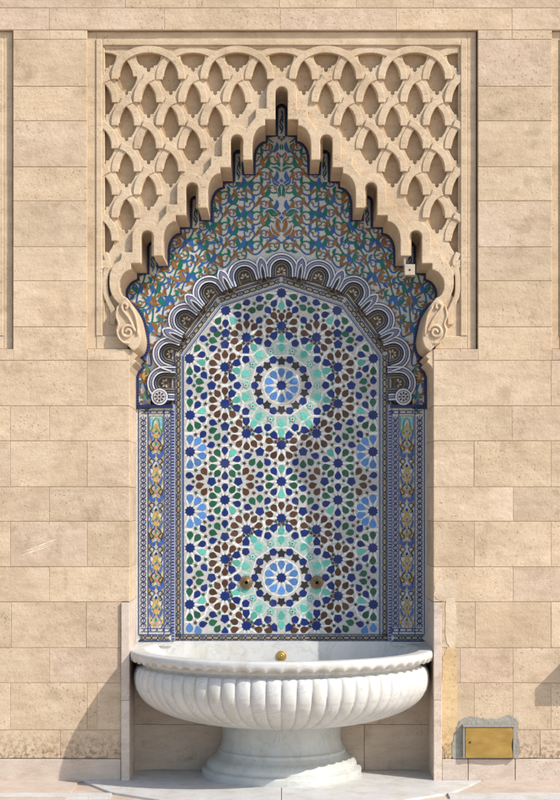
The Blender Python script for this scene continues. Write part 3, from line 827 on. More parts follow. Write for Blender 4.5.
# ---- scalloped arch ---------------------------------------------
lob = [(CX, 270, 0), (244.5, 276.5, -18), (209.5, 292.5, -36), (185.0, 320, -55), (169.5, 353.5, -72), (164.0, 383, -88)]
lobes = lob+[(2*CX-x, y, -a) for x, y, a in lob[1:]]
def ushape(cx, cy, ang, r, h, n=18, ry=1.0):
    n_ = (math.sin(math.radians(ang)), -math.cos(math.radians(ang))); t = (-n_[1], n_[0])
    out = [(r, -h)]+[(r*math.cos(math.pi*i/n), r*ry*math.sin(math.pi*i/n)) for i in range(n+1)]+[(-r, -h)]
    return [(cx+t[0]*a+n_[0]*b, cy+t[1]*a+n_[1]*b) for a, b in out]
sa = Tiles(DS)
def uring(o, l, r1, r2, d1, d2, col, h=9.0, sidecol=None):
    a = [wide(x, y, d1) for x, y in ushape(*l, r1, h)]; b = [wide(x, y, d1) for x, y in ushape(*l, r2, h)]
    d1 = d1+R.uniform(-0.02, 0.02)
    i = len(o.v); n = len(a); kk = 1+R.uniform(-.1, .1); col = tuple(c*kk for c in col)
    o.v += [W(x, y, d1) for x, y in a]+[W(x, y, d1) for x, y in b]+[W(x, y, d2) for x, y in a]+[W(x, y, d2) for x, y in b]
    for k in range(n-1):
        for q in ((k, k+1, n+k+1, n+k), (k, k+1, 2*n+k+1, 2*n+k), (n+k, n+k+1, 3*n+k+1, 3*n+k)):
            o.f.append(tuple(i+z for z in q)); o.c.append(col if q[2] < 2*n else (sidecol or col)); o.sm.append(False)
BROWN2 = (0.12, 0.085, 0.055)
holder = empty('tmp', CX, 650, 80, 'x', 'x')
for li, l in enumerate(lobes):
    q = Tiles(DS)
    h = 7.0 if abs(l[2]) < 80 else 11
    uring(q, l, 17.6, 16.9, 71.0, 84, NAVY, h)
    uring(q, l, 16.9, 15.4, 70.0, 84, (0.62, 0.62, 0.62), h, NAVY)
    uring(q, l, 15.4, 14.9, 71.2, 84, COB, h)
    uring(q, l, 14.9, 12.2, 72.0+(li % 2)*0.3, 84, LILAC, h)
    uring(q, l, 13.8, 13.3, 71.8, 84, (0.42, 0.43, 0.50), h)
    uring(q, l, 12.2, 11.8, 72.4, 84, NAVY, h)
    uring(q, l, 11.8, 10.5, 71.4, 86, (0.62, 0.62, 0.62), h, NAVY)
    uring(q, l, 10.5, 10.0, 73.0, 86, COB, h)
    uring(q, l, 10.0, 8.6, 76.0, 88, (0.035, 0.035, 0.06), h)
    uring(q, l, 8.6, 8.1, 77.5, 90, (0.34, 0.33, 0.33), h)
    uring(q, l, 8.1, 6.6, 80.0, 90, BLK, h)
    uring(q, l, 6.6, 5.8, 79.4, 90, (0.30, 0.26, 0.20), h)
    uring(q, l, 5.8, 4.6, 81.5, 90, BROWN2, h)
    # little flower in the shell
    bx, by, ang = l
    nx, ny = math.sin(math.radians(ang)), -math.cos(math.radians(ang))
    fx, fy = bx-nx*1.5, by-ny*1.5
    for p_ in range(7):
        a = 6.283*p_/7+0.2
        if math.cos(a-math.radians(ang)) < -0.5: continue
        px, py = fx+3.0*math.sin(a), fy-3.0*math.cos(a)
        q.prism([wide(x, y, 80) for x, y in petal(px, py, fx, fy, 3.4, 2.0)], 80.2, 83.8, (0.46, 0.40, 0.30), tilt=(0.05, -0.05))
    q.prism([wide(x, y, 80) for x, y in regstar(fx, fy, 1.3, 6, 0.8)], 79.6, 83.8, BRN)
    # pointed cusps between this lobe and the next
    q.build('scallop', M_tile, niche)
cm_ = [Tiles(DS), Tiles(DS)]
pairs = list(zip(lob[:-1], lob[1:]))
for side in (0, 1):
    for A, B in pairs:
        if B[2] < -80: continue
        cm_[side] = Tiles(DS)
        mx, my = (A[0]+B[0])/2, (A[1]+B[1])/2; ang = (A[2]+B[2])/2
        # pointed leaf leaning on the junction
        n_ = (math.sin(math.radians(ang)), -math.cos(math.radians(ang))); t = (-n_[1], n_[0])
        def loc(a, b): return (mx+t[0]*a+n_[0]*b, my+t[1]*a+n_[1]*b)
        def leafpts(w, top, bot):
            return [loc(a, b) for a, b in crom([(-w, bot), (-w*1.05, top-7), (-w*0.75, top-3.2), (0, top), (w*0.75, top-3.2), (w*1.05, top-7), (w, bot)], 3)]
        for w, top, dd, col in ((4.9, 17.0, 69.2, (0.62, 0.62, 0.62)), (3.8, 15.2, 68.8, COB), (3.3, 14.4, 68.4, LILAC)):
            pp = leafpts(w, top, -4.0)
            if side: pp = mir(pp)
            cm_[side].prism([wide(x, y, dd) for x, y in pp], dd, 84, col, sidecol=NAVY)
        for w, top, dd, col in ((2.3, 9.5, 68.0, (0.62, 0.62, 0.62)), (1.5, 7.8, 67.7, BLK)):
            pp = leafpts(w, top, -4.6)
            if side: pp = mir(pp)
            cm_[side].prism([wide(x, y, dd) for x, y in pp], dd, 84, col)
        for sg in (-1, 1):    # brown muqarnas feet
            pp = [loc(sg*2.2, 3), loc(sg*5.6, 6), loc(sg*6.6, 0), loc(sg*5.2, -9), loc(sg*2.4, -10)]
            if side: pp = mir(pp)
            cm_[side].prism([wide(x, y, 75) for x, y in pp], 75+sg*0.1, 86, BROWN2)
            pp = [loc(sg*3.4, 3), loc(sg*4.6, 4), loc(sg*4.8, -6), loc(sg*3.8, -8)]
            if side: pp = mir(pp)
            cm_[side].prism([wide(x, y, 74) for x, y in pp], 74.3+sg*0.1, 86, BLK)
        cm_[side].build('scallop_cusp', M_tile, niche)
bpy.data.objects.remove(holder)
# dark shell band behind the scallops and above the chain border
sb = Tiles(83.4)
pin = [(174.2, 412), (174.2, 352.2), (216.2, 296.4), (CX, 275.4)]
pout = [(146, 412), (148, 350), (190, 272), (CX, 245)]
def strip(o, a, b, d, col, m=True):
    for i in range(len(a)-1):
        for f in ((lambda z: z), mir) if m else ((lambda z: z),):
            q = f([a[i], a[i+1], b[i+1], b[i]]); o.prism([wide(x, y, d) for x, y in q], d, d+3, col)
strip(sb, pin, pout, 83.0, (0.10, 0.075, 0.05))
for k in range(3):
    off = 1.6+2.3*k
    ln = [(174.2-off, 408), (174.2-off, 352.2-off*0.5), (216.2-off*0.6, 296.4-off), (CX, 275.4-off)]
    sb.stroke(ln, 1.0, [(0.46, 0.40, 0.30), BLK, BROWN2][k], 0.7, mirror=True)
sb.build('shell_band', M_tile, niche)
# reveal between side panels and star panel
for f in ((lambda z: z), mir):
        rv = MB()
        q = f([(171.4, 0), (174.6, 0)])
        xa, xb = sorted(wide(p[0], 500, DS)[0] for p in q)
        rv.prism([(xa, 400), (xb, 400), (xb, 647), (xa, 647)], DS-0.4, 86, (0.32, 0.35, 0.46))
        for i in range(78):
          yy = 411+i*2.95
          rv.prism([wide(x, y, DS) for x, y in f([(171.8, yy), (174.2, yy), (174.2, yy+1.5), (171.8, yy+1.5)])], DS-0.8, 80, COB)
        rv.build('dotted_edge', M_tile, niche)

# ---- spandrel ---------------------------------------------------
sd = Tiles(DS)
def band_r(p):     # inside the scalloped arch?
    x, y = p
    for cx, cy, a in lobes:
        if math.hypot(x-cx, y-cy) < 15.8: return True
    return inside(p, inner_poly)
inner_poly = [(172, 420), (158, 350), (176, 310), (203, 280), (242, 263), (CX, 256), (2*CX-242, 263), (2*CX-203, 280), (2*CX-176, 310), (2*CX-158, 350), (2*CX-172, 420)]
# base plate: follows the outer edge of the scallops
edge = []
for l in lob:
    u = ushape(*l, 16.4, 2.0, 14)
    edge.append(u)
cont = []
for u in edge: cont += [p for p in (u if u[0][0] > u[-1][0] else list(reversed(u)))]
# polar-monotone outline around the star panel centre
def outline(sidepts):
    pts = [p for p in sidepts if p[0] <= CX+0.01]
    out = []
    import math as m
    best = {}
    for a in range(0, 121):
        th = m.radians(180-a*0.95+20)   # sweep from lower left to top
        dx, dy = m.cos(th), -m.sin(th)
        rmax = 0
        for cx, cy, an in lobes:
            ox, oy = cx-CX, cy-400
            bq = ox*dx+oy*dy; cq = ox*ox+oy*oy-16.4**2; disc = bq*bq-cq
            if disc > 0: rmax = max(rmax, bq+m.sqrt(disc))
        if rmax > 60: out.append((CX+dx*rmax, 400+dy*rmax))
    return [p for p in out if p[0] <= CX]
ol = outline(cont)
ol = [(150.5, 409), (150.5, 384)]+[p for p in ol if p[1] < 380]
plate = [(104, 409), (104, 60), (CX, 60)]+[(CX, 253.6)]+[p for p in reversed(ol) if p[0] < CX-0.3]
for f in ((lambda z: z), mir):
    sd.prism([wide(x, y, DS) for x, y in f(plate)], DS, DS+9, WHITE)
def leafp(x, y, a, L, w, bend):
    """comma leaf: root at x,y; heading a"""
    up_, dn = [], []
    n = 7
    px, py = x, y
    for i in range(n+1):
        t = i/n; h = a+bend*t
        ww = w*math.sin(math.pi*min(1, t*0.9+0.08))**0.8*(1-0.5*t)
        nx, ny = -math.sin(h), math.cos(h)
        up_.append((px+nx*ww*0.62, py+ny*ww*0.62)); dn.append((px-nx*ww*0.38, py-ny*ww*0.38))
        px += math.cos(h)*L/n; py += math.sin(h)*L/n
    return up_+list(reversed(dn))
def ok(pts_): return not any(band_r(p) for p in pts_) and all(p[0] < CX+0.2 or True for p in pts_)
def spiral(x, y, r, a0, turns, sgn):
    n = int(14*turns)+4
    return [(x+r*(1-0.82*i/n)*math.cos(a0+sgn*6.283*turns*i/n), y+r*(1-0.82*i/n)*math.sin(a0+sgn*6.283*turns*i/n)) for i in range(n+1)]
placed = []
def fl(pts_, col, lift):
    cx = sum(p[0] for p in pts_)/len(pts_); cy = sum(p[1] for p in pts_)/len(pts_)
    if any(math.hypot(cx-a, cy-b) < 3.1 for a, b in placed): return
    if ok(pts_):
        placed.append((cx, cy)); sd.poly(pts_, col, lift, vary=0.2, tilt=0, mirror=True)
def fs(pts_, w, col, lift):
    if ok(pts_): sd.stroke(pts_, w, col, lift, mirror=True)
FC = [FBLU, FGRN, FBRN]
def trefoil(x, y, a, s, col, lift):
    fl(leafp(x, y, a, 5.6*s, 2.9*s, 0.2), col, lift)
    fl(leafp(x, y, a+1.0, 4.6*s, 2.6*s, 1.3), col, lift)
    fl(leafp(x, y, a-1.0, 4.6*s, 2.6*s, -1.3), col, lift)
# large scroll work laid on diagonal rows that follow the arch
rowsF = []
seeds = []
y = 92
while y < 404:
    x = CX-3-(R.uniform(0, 6))
    while x > 128:
        # only keep within arch opening (seen part)
        px, py = wide(x, y, 0)
        if inside((x-0.0, y-6), OPENING) and not band_r((x, y)):
            seeds.append((x+R.uniform(-1.8, 1.8), y+R.uniform(-1.8, 1.8)))
        x -= 10.6
    y += 9.2
def at(sv, off):
    th = sv/(140+off); r = 147-16*math.sin(min(th, 1.6))+off
    return (CX-r*math.sin(th), 400-r*math.cos(th)), th
PB = 16.3
for bi in range(12):
    off = 9.5+14.4*bi; c1, c2, c3 = FC[bi % 2], FC[1-bi % 2], FBRN
    ph = 0.5 if bi % 2 else 0.0
    for jb in range(0, 15):
        s0 = (jb+ph)*PB; sc_ = s0+PB/2; sg = 1 if jb % 2 == 0 else -1
        (cx, cy), th = at(sc_, off)
        if not inside((cx, cy-4), OPENING) and not inside((cx+6, cy+4), OPENING): continue
        # running stem of the bay
        vine = [at(s0+PB*t, off+6.0*sg*math.sin(math.pi*t))[0] for t in [k/8 for k in range(9)]]
        if all(p[0] < CX+0.5 for p in vine): fs(vine, 1.7, c1, 0.3)
        # coiled shoot inside the bay, starting on the stem
        (kx, ky), _ = at(sc_, off-1.5*sg)
        a0 = math.atan2(vine[1][1]-ky, vine[1][0]-kx); r0 = min(6.6, math.hypot(vine[1][0]-kx, vine[1][1]-ky))
        turn = 1 if sg > 0 else -1
        sp_ = spiral(kx, ky, r0, a0, 1.15, turn)
        if max(p[0] for p in sp_) < CX+1: fs(sp_, lambda t: 1.7-0.8*t, c2, 0.55)
        trefoil(sp_[-1][0], sp_[-1][1], a0+turn*7.2, 0.78, c3, 1.0)
        # big leaves on the outside of the bend and small ones on the coil
        (lx, ly), _ = at(sc_, off+6.4*sg)
        up_a = math.atan2(ly-cy, lx-cx)
        fl(leafp(lx, ly, up_a+0.9, 10.5, 5.9, -1.3), c1, 0.8)
        fl(leafp(lx, ly, up_a-0.9, 10.5, 5.6, 1.3), c2 if jb % 3 else c3, 0.8)
        for q in (0.15, 0.36, 0.58):
            p = sp_[int(q*(len(sp_)-1))]; oa = math.atan2(p[1]-ky, p[0]-kx)
            fl(leafp(p[0], p[1], oa+turn*0.6, 7.0, 4.0, turn*1.1), c2 if q < 0.5 else c3, 0.7)
        for t in (1, 7):
            p = vine[t]; fl(leafp(p[0], p[1], up_a+math.pi+(0.7 if t == 1 else -0.7), 6.5, 3.4, 0.8 if t == 1 else -0.8), c3, 0.75)
# symmetrical heart and finial on the axis
for (x, y, a, L, w, b, c) in ((CX-1, 232, -2.3, 24, 9, 1.5, FBRN), (CX-2, 236, -2.75, 20, 7, 1.2, FBRN), (CX-6, 214, -2.4, 17, 7.5, -1.5, FGRN), (CX-12, 212, 0.9, 14, 6, -1.2, FGRN), (CX-1, 196, -2.0, 18, 6.5, 1.1, FGRN),
                              (CX-3, 186, -2.9, 14, 5.5, 1.3, FBLU), (CX-1, 172, -2.2, 15, 6, -1.2, FGRN), (CX-2, 160, -2.5, 12, 5, 1.5, FBRN), (CX-10, 150, -1.2, 10, 5, -1.4, FGRN), (CX-1, 150, -1.8, 9, 4, 0.8, FGRN)):
    L *= 0.72; w *= 0.62
    sd.poly(leafp(x, y, a, L+1.6, w+1.6, b), WHITE, 0.95, vary=0, tilt=0, mirror=True)
    sd.poly(leafp(x, y, a, L, w, b), c, 1.2, vary=0.1, tilt=0, mirror=True)
for yy, r in ((218, 3.2), (181, 2.6), (140, 2.2)):
    sd.poly(regstar(CX, yy, r*1.6, 4, 0.45), WHITE, 1.3, tilt=0); sd.poly(regstar(CX, yy, r, 4, 0.5), FBLU, 1.5, tilt=0)
# slot strips
for k in range(4):
    c = wide(CX-44.8*k, 0, 0)[0]; c = CX+(c-CX)/1.046; t = HY+(86+48*k-HY)/1.046
    f = mir if k else (lambda z: z)
    for g_ in ((lambda z: z), mir) if k else ((lambda z: z),):
        sd.poly(g_([(c-3.4, t+4), (c+3.4, t+4), (c+3.4, t+32), (c-3.4, t+32)]), WHITE, 1.6, tilt=0)
        sd.stroke(g_(crom([(c-0.6, t+30), (c+1.3, t+24), (c-1.4, t+18), (c+1.2, t+12), (c, t+7)], 4)), 1.3, FBLU if k % 2 else NAVY, 1.9)
        sd.poly(g_(leafp(c, t+12, 1.2, 8, 3, 0.5)), (0.02, 0.10, 0.07), 2.1, tilt=0); sd.poly(g_(leafp(c, t+27, -2.1, 7, 2.6, 0.5)), (0.02, 0.10, 0.07), 2.1, tilt=0)
# navy fillet following the stone edge
def shrink(P): return [(HYx[0], HYx[1]) for HYx in P]
cont = [(CX+(x-CX)/(1+DS/D), HY+(y-HY)/(1+DS/D)) for x, y in opening]
a_, b_ = ribbon(cont, 5.6)
sd.stroke(cont, 5.6, NAVY, 2.4, mirror=True, vary=0)
acc = 0
for (x0, y0), (x1, y1) in zip(cont[:-1], cont[1:]):    # joints of the navy pieces
    L = math.hypot(x1-x0, y1-y0); ux, uy = (x1-x0)/(L or 1), (y1-y0)/(L or 1)
    s = 2.6-acc if acc < 2.6 else 0
    while s < L:
        px, py = x0+ux*s, y0+uy*s
        sd.stroke([(px-uy*2.9, py+ux*2.9), (px+uy*2.9, py-ux*2.9)], 0.28, (0.10, 0.12, 0.24), 2.7, mirror=True); s += 2.6
    acc = (acc+L) % 2.6
# foot squares with a rosette
for f in ((lambda z: z), mir):
    sd.poly(f([(139, 374), (172, 374), (172, 407), (139, 407)]), (0.10, 0.10, 0.20), 0.5, tilt=0) if False else None
    sd.poly(f([(138, 404.8), (173, 404.8), (173, 408.2), (138, 408.2)]), NAVY, 3.2, tilt=0)
    for r, c, z in ((9.0, NAVY, 3.5), (8.2, (0.62, 0.62, 0.62), 3.9), (6.6, NAVY, 4.3), (5.9, (0.5, 0.49, 0.5), 4.7)):
        sd.poly(f([(159.8+r*math.cos(6.283*i/28), 397+r*math.sin(6.283*i/28)) for i in range(28)]), c, z, vary=0.03, tilt=0)
    for i in range(8):
        a = 6.283*i/8; sd.poly(f(petal(159.8+3.7*math.cos(a), 397+3.7*math.sin(a), 159.8, 397, 3.0, 1.9)), BRN if i % 2 else NAVY, 5.1, tilt=0)
    sd.poly(f(regstar(159.8, 397, 1.4, 8, 0.6)), NAVY, 5.1, tilt=0)
    for (x, y, a, L, w, b, c) in ((145, 400, -1.8, 10, 4, 0.8, (0.10, 0.20, 0.07)), (146, 390, -1.2, 9, 4, -0.8, FBLU), (144, 380, -1.9, 9, 3.6, 0.9, OCH), (147, 374, -1.3, 8, 3.4, -0.9, (0.10, 0.20, 0.07)), (166, 402, -0.6, 6, 3, 0.5, FBLU), (150, 404, -2.4, 6, 3, .4, OCH)):
        sd.poly(f(leafp(x, y, a, L, w, b)), c, 0.9, tilt=0)
sd.build('floral_spandrel', M_tile, niche)

# ---- side panels ------------------------------------------------
for f in ((lambda z: z), mir):
    sp = Tiles(DS); Y0, Y1 = 408.2, 634.0
    sp.prism([wide(x, y, DS) for x, y in f([(125, Y0), (171.4, Y0), (171.4, 646), (125, 646)])], DS, DS+12, WHITE)
    sp.clip = None
    def P(pts, c, l=0.4, **k):
        if max(p[1] for p in pts) < Y1-7 or min(p[0] for p in pts) < 140 or max(p[1] for p in pts) > 900: sp.poly(f(pts), c, l, tilt=0, **k)
    def St(pts, w, c, l=0.4):
        if len(pts) < 12 or max(p[1] for p in pts) < Y1-7 or len(pts) > 40: sp.stroke(f(pts), w, c, l)
    for x in (138.7, 148.2, 164.2, 171.0): St([(x, Y0+1), (x, Y1)], 0.8, COB, 0.5)
    for cx in (143.5, 167.6):     # interlaced blue key bands
        w = 2.9 if cx < 150 else 2.3; n = int((Y1-Y0-8)/5.2)
        for ph in (0, 1):
            line = []
            for i in range(n):
                yy = Y0+8+i*5.2; s = 1 if (i+ph) % 2 == 0 else -1
                line += [(cx+s*w*0.8, yy+0.4), (cx+s*w*0.8, yy+2.9)]
            St(line, 1.1, COB if ph else (0.03, 0.04, 0.16), 0.7+0.25*ph)
        for i in range(n):
            yy = Y0+8+i*5.2; St([(cx-w*0.2, yy-0.8), (cx+w*0.2, yy+1.2), (cx-w*0.2, yy+3.0)], 0.6, COB, 0.4)
    for i in range(5):
        xx = 141+i*6.4
        St([(xx, Y0+2.6), (xx+2.6, Y0+2.6), (xx+3.8, Y0+5.4), (xx+6.4, Y0+5.4)], 0.8, COB, 0.6); St([(xx, Y0+5.4), (xx+2.6, Y0+5.4), (xx+3.8, Y0+2.6), (xx+6.4, Y0+2.6)], 0.8, BLK, 0.9)
        St([(xx, Y1-5.6), (xx+2.6, Y1-5.6), (xx+3.8, Y1-2.4), (xx+6.4, Y1-2.4)], 0.8, COB, 0.6); St([(xx, Y1-2.4), (xx+2.6, Y1-2.4), (xx+3.8, Y1-5.6), (xx+6.4, Y1-5.6)], 0.8, COB, 0.9)
    chain(sp, f([(139, 637.8)])[0], f([(171, 637.8)])[0]); St([(138.4, 641), (171.2, 641)], 1.2, COB, 0.6); St([(138.4, 634.6), (171.2, 634.6)], 0.9, COB, 0.6)
    X = 156.2
    GR = (0.02, 0.24, 0.12)
    St([(149.6, 432), (149.6, 416), (162.8, 416), (162.8, 432)], 0.9, GR, 0.6)
    St(crom([(149.8, 434), (152.5, 428), (153.6, 421.5), (156.2, 418.0), (158.8, 421.5), (159.9, 428), (162.6, 434)], 4), 1.1, GR, 0.8)
    for s in (-1, 1):
        P([(X+s*a, b) for a, b in ((2.6, 417.5), (5.8, 417.5), (5.8, 425), (4.2, 427))], (0.20, 0.42, 0.62), 0.4)
    k = 0; y = 421.0
    def both(pts, c, l):
        P([(X+a, y+b) for a, b in pts], c, l); P([(X-a, y+b) for a, b in pts], c, l)
    def bothS(pts, w, c, l):
        q = crom(pts, 4); St([(X+a, y+b) for a, b in q], w, c, l); St([(X-a, y+b) for a, b in q], w, c, l+0.2)
    PER = 22.0*2
    for ph, c_, w_ in ((0, (0.015, 0.05, 0.22), 0.95), (math.pi, (0.40, 0.27, 0.07), 0.8)):
        for sg in (1, -1):
            yy = 430.0
            while yy < Y1-14:
                St([(X+sg*(3.9+2.6*math.sin(ph+6.283*(yy+q*2.2-421)/22)), yy+q*2.2) for q in range(6)], w_, c_, 0.55+0.1*(sg > 0)+(0.25 if ph else 0)); yy += 11
    OCH = (0.46, 0.31, 0.07); SKY = (0.04, 0.12, 0.36)

    for i in range(int((Y1-446)/11)):
        P([(X+a, 444+i*11+b) for a, b in ((0, -2.2), (1.5, 0), (0, 2.2), (-1.5, 0))], (GR, OCH, COB, PINK)[i % 4], 0.5)
    while y < Y1-8:
        last = y+PER > Y1+6
        # ochre ogee
        both([(0, 2), (2.2, 6.2), (5.6, 11.5), (4.2, 12), (1.6, 8.6), (0, 6.2)], OCH, 0.8)
        both([(0.3, 8.6), (1.5, 10.2), (0.3, 11.8)], GR, 0.9); both([(0, 14), (1.5, 12), (3.1, 14.2), (1.8, 16.6), (0, 17.6)], OCH, 0.8)
        both([(5.6, 10), (7.0, 13), (5.4, 18), (3.6, 20), (3.2, 17.2), (4.6, 14.2)], SKY, 1.0)
        both([(0, 18.4), (1.1, 20), (0, 21.4)], PINK, 1.0)
        bothS([(1.2, 19.5), (4.2, 21.2), (4.8, 24.5), (2.4, 27.0), (4.4, 30), (6.2, 27.6), (6.8, 24)], 1.0, BLK, 1.2)
        if y+26 < Y1:
            both([(7.4, 22.4), (6.6, 26.5), (3.0, 28.6), (3.0, 26.8), (5.2, 25.2), (5.8, 23)], OCH, 0.7)
            both([(0, 24.4), (1.2, 26.4), (0, 28.6)], PINK, 1.0)
        if y+36 < Y1:
            both([(6.8, 29), (7.2, 34), (4.4, 38.0), (1.0, 35.2), (0.4, 31.6), (2.2, 33.0), (4.2, 33.4), (5.6, 31.4)], (0.03, 0.10, 0.36), 1.0)
            both([(0, 35.4), (1.7, 37.6), (1.3, 39.2), (0, 39.8)], WHITE, 1.3); both([(0, 36.8), (0.8, 38), (0, 39)], (0.3, 0.3, 0.32), 1.5)
            bothS([(2.0, 39), (5.2, 38.2), (6.6, 41), (4.0, 43.6), (6.2, 46.2), (3.2, 47.6)], 1.0, BLK, 1.3)
            both([(3.4, 42.2), (5.4, 44.2), (3.2, 45.6)], GR, 0.7); both([(7.4, 33.4), (7.6, 38), (6.8, 42), (6.6, 36)], OCH, 0.7)
        y += PER
    sp.build('side_panel', M_tile, niche)
# marble splashback behind the basin and plain stones below it
m = MB(); m.box(120, 443, 648.2, 720, 76, 100); m.build('splashback', M_marble, niche)
m = MB()
for a, b, y0, y1 in ((125, 438, 690, 732), (125, 282, 732.5, 783), (282.5, 366.8, 732.5, 783), (367.4, 438, 732.5, 783)):
    k = R.uniform(0.93, 1.0); m.box(a, b, y0, y1, 56+R.uniform(-.3, .3), 75, (k, k*0.97, k*0.93), 0.4)
m.box(125, 438, 690, 783, 57, 75, (0.6, 0.55, 0.5))
m.build('under_wall', M_pink, niche)
# worn cement line along the foot
line = crom([(136, 780.3), (160, 779.2), (190, 780), (215, 779), (250, 780)], 5)
for f in ((lambda z: z), mir):
    m = MB(); a, b = ribbon(f(line), 1.6); m.grid([[W(x, y, 55.2) for x, y in a], [W(x, y, 55.2) for x, y in b]])
    m.build('mortar_line', M_cement, niche)

# ================================================================== JAMB SLABS (marble pilasters)
for sgn, lab in ((1, 'pale marble slab edging the niche left of the basin'), (-1, 'pale marble slab edging the niche right of the basin')):
    pm = MB()
    ys = [602.3, 700, 781]
    for y0, y1 in zip(ys[:-1], ys[1:]):
        k = R.uniform(0.99, 1.05)
        x0, x1 = (121.4, 129.6) if sgn > 0 else (2*CX-129.6, 2*CX-121.4)
        pm.box(x0, x1, y0+0.15, y1-0.15, -3.0, 75.5, (k*1.05, k*1.06, k*1.08), 0.5)
    o = pm.build('jamb_slab', M_pink); tag(o, lab, 'stone slab', 'marble slabs edging the niche')
    c = Vector(W((x0+x1)/2, 781, 36)); shift(o.data, c); o.location = c

# ================================================================== BASIN
basin = empty('fountain_basin', CX, GY, 41, 'white marble half round basin with scalloped rim and gadroons on a pedestal', 'basin')
BC = 41.0; NG = 64; BB = 29.0
def ringpts(fr, n=NG*14):
    out = []
    for i in range(n):
        th = 2*math.pi*i/n; ph = (i*NG/n) % 1.0
        r, y = fr(ph)
        x = CX+r*1.018*math.sin(th); d = BB-r*0.965*math.cos(th)
        if d > -1: x = max(CX-151.7, min(CX+151.7, x))
        if d > 76.5:
            d = 76.5
        out.append(W(x, y, d))
    return out
def prof(P):        # catmull through list of (r,y)
    return crom(P, 6)
m = MB(); rows = []
# inside and flat lip top
for r, y in ((0.5, 700), (40, 699), (80, 692), (110, 681), (126, 668), (133, 656), (135.5, 651.6), (137.5, 650.6), (141, 650.3), (146, 650.3), (149.6, 650.5), (151.0, 651.2), (151.7, 652.4), (151.8, 656.2)):
    rows.append(ringpts(lambda ph, r=r, y=y: (r, y)))
# scalloped lower edge of the lip
def scal(ph): return abs(math.sin(math.pi*ph))**0.8       # 0 at cusps, 1 mid
for r, y, k in ((151.4, 658.2, 0.4), (150.5, 660.8, 0.9), (148.4, 661.8, 0.9)):
    rows.append(ringpts(lambda ph, r=r, y=y, k=k: (r-0.3*scal(ph), y-3.0*k*scal(ph))))
for r, y, k in ((144.6, 660.4, 0.9), (141.4, 660.4, 0.5), (140.0, 662.2, 0.2), (139.8, 664.4, 0)):
    rows.append(ringpts(lambda ph, r=r, y=y, k=k: (r+1.6*(1-scal(ph))*(1 if k > .3 else .4), y-2.0*k*scal(ph))))
m.grid(rows, closed=True)
m.build('rim', M_marble, basin)
m = MB(); rows = []
P = [(139.8, 664.3), (140.6, 666.2), (142.8, 668.8), (144.6, 673.0), (145.2, 680), (144.0, 687.5), (140.2, 696), (132, 704.5), (118.5, 712), (101, 718), (84, 721.6), (70, 723.8), (63, 724.6)]
pr = prof(P); L = len(pr)
for j, (r, y) in enumerate(pr):
    t = j/(L-1)
    def fr(ph, r=r, y=y, t=t):
        # arched tops: the lobe swells in only below its rounded head
        u = 2*abs(ph-0.5)                 # 0 mid lobe, 1 groove
        head = 0.075+0.075*(1-math.sqrt(max(0, 1-u*u)))
        g = max(0.0, min(1.0, (t-head)/0.05)); g = g*g*(3-2*g)
        a = math.sqrt(max(0.0, 1-u**2.2))
        taper = r/145.0
        bump = (3.2*a-1.0)*g*taper**0.8
        s, c = (0.85, 0.5) if t < 0.5 else (0.5, 0.85)
        return (r+bump*(0.95 if t < 0.45 else 0.7)-1.2*(1-g), y+bump*(0.1+0.75*max(0, t-0.3)))
    rows.append(ringpts(fr))
m.grid(rows, closed=True)
m.build('bowl', M_marble, basin)
def lathe(P, mat, name, parent, n=128, c=BC, smooth=True, cx=CX):
    m = MB(); rows = []
    for r, y in P:
        rows.append([W(cx+r*math.sin(2*math.pi*i/n), y, c-r*math.cos(2*math.pi*i/n)) for i in range(n)])
    m.grid(rows, closed=True, smooth=smooth); return m.build(name, mat, parent)
def arcp(cx, cy, r, a0, a1, n=8, ry=None): return [(cx+r*math.cos(math.radians(a0+(a1-a0)*i/n)), cy+(ry or r)*math.sin(math.radians(a0+(a1-a0)*i/n))) for i in range(n+1)]
ped = [(40, 719), (63, 720.5), (64.5, 722), (65, 724)]+crom([(63.6, 725.2), (61.4, 731), (60.4, 738), (61.0, 746), (63.0, 751.6), (64.6, 753.4)], 4)
ped += [(65.2, 753.6), (65.9, 754.6), (65.7, 755.8), (64.9, 756.6)]+crom([(65.2, 757.2), (68.6, 760.6), (73.2, 763.4), (76.5, 767.2), (77.2, 770.8)], 5)+[(76.6, 771.6), (76.9, 772.0)]
ped += [(80.4, 772.3), (81.6, 773.2), (81.9, 775), (81.8, 780.5)]
lathe(ped, M_marble_ped, 'pedestal', basin)
# marble shelf filling the two back corners of the niche
for f in (1, -1):
    m = MB()
    circ = [(-math.sqrt(148.5**2-(d-BB)**2), d) for d in [3+4.9*i for i in range(16)]]
    poly = [(-151.8, 3)]+circ+[(-151.8, 76.5)]
    poly = [(CX+x*f, d) for x, d in poly]
    i = len(m.v); n = len(poly); m.v += [W(x, 650.0, d) for x, d in poly]+[W(x, 655.0, d) for x, d in poly]
    tri = tessellate_polygon([[Vector((x, d, 0)) for x, d in poly]])
    for t in tri: m.f.append(tuple(i+k for k in t)); m.c.append((1, 1, 1)); m.sm.append(False); m.f.append(tuple(i+n+k for k in t)); m.c.append((1, 1, 1)); m.sm.append(False)
    for k in range(n): m.f.append((i+k, i+(k+1) % n, i+n+(k+1) % n, i+n+k)); m.c.append((1, 1, 1)); m.sm.append(False)
    m.build('corner_shelf', M_marble, basin)

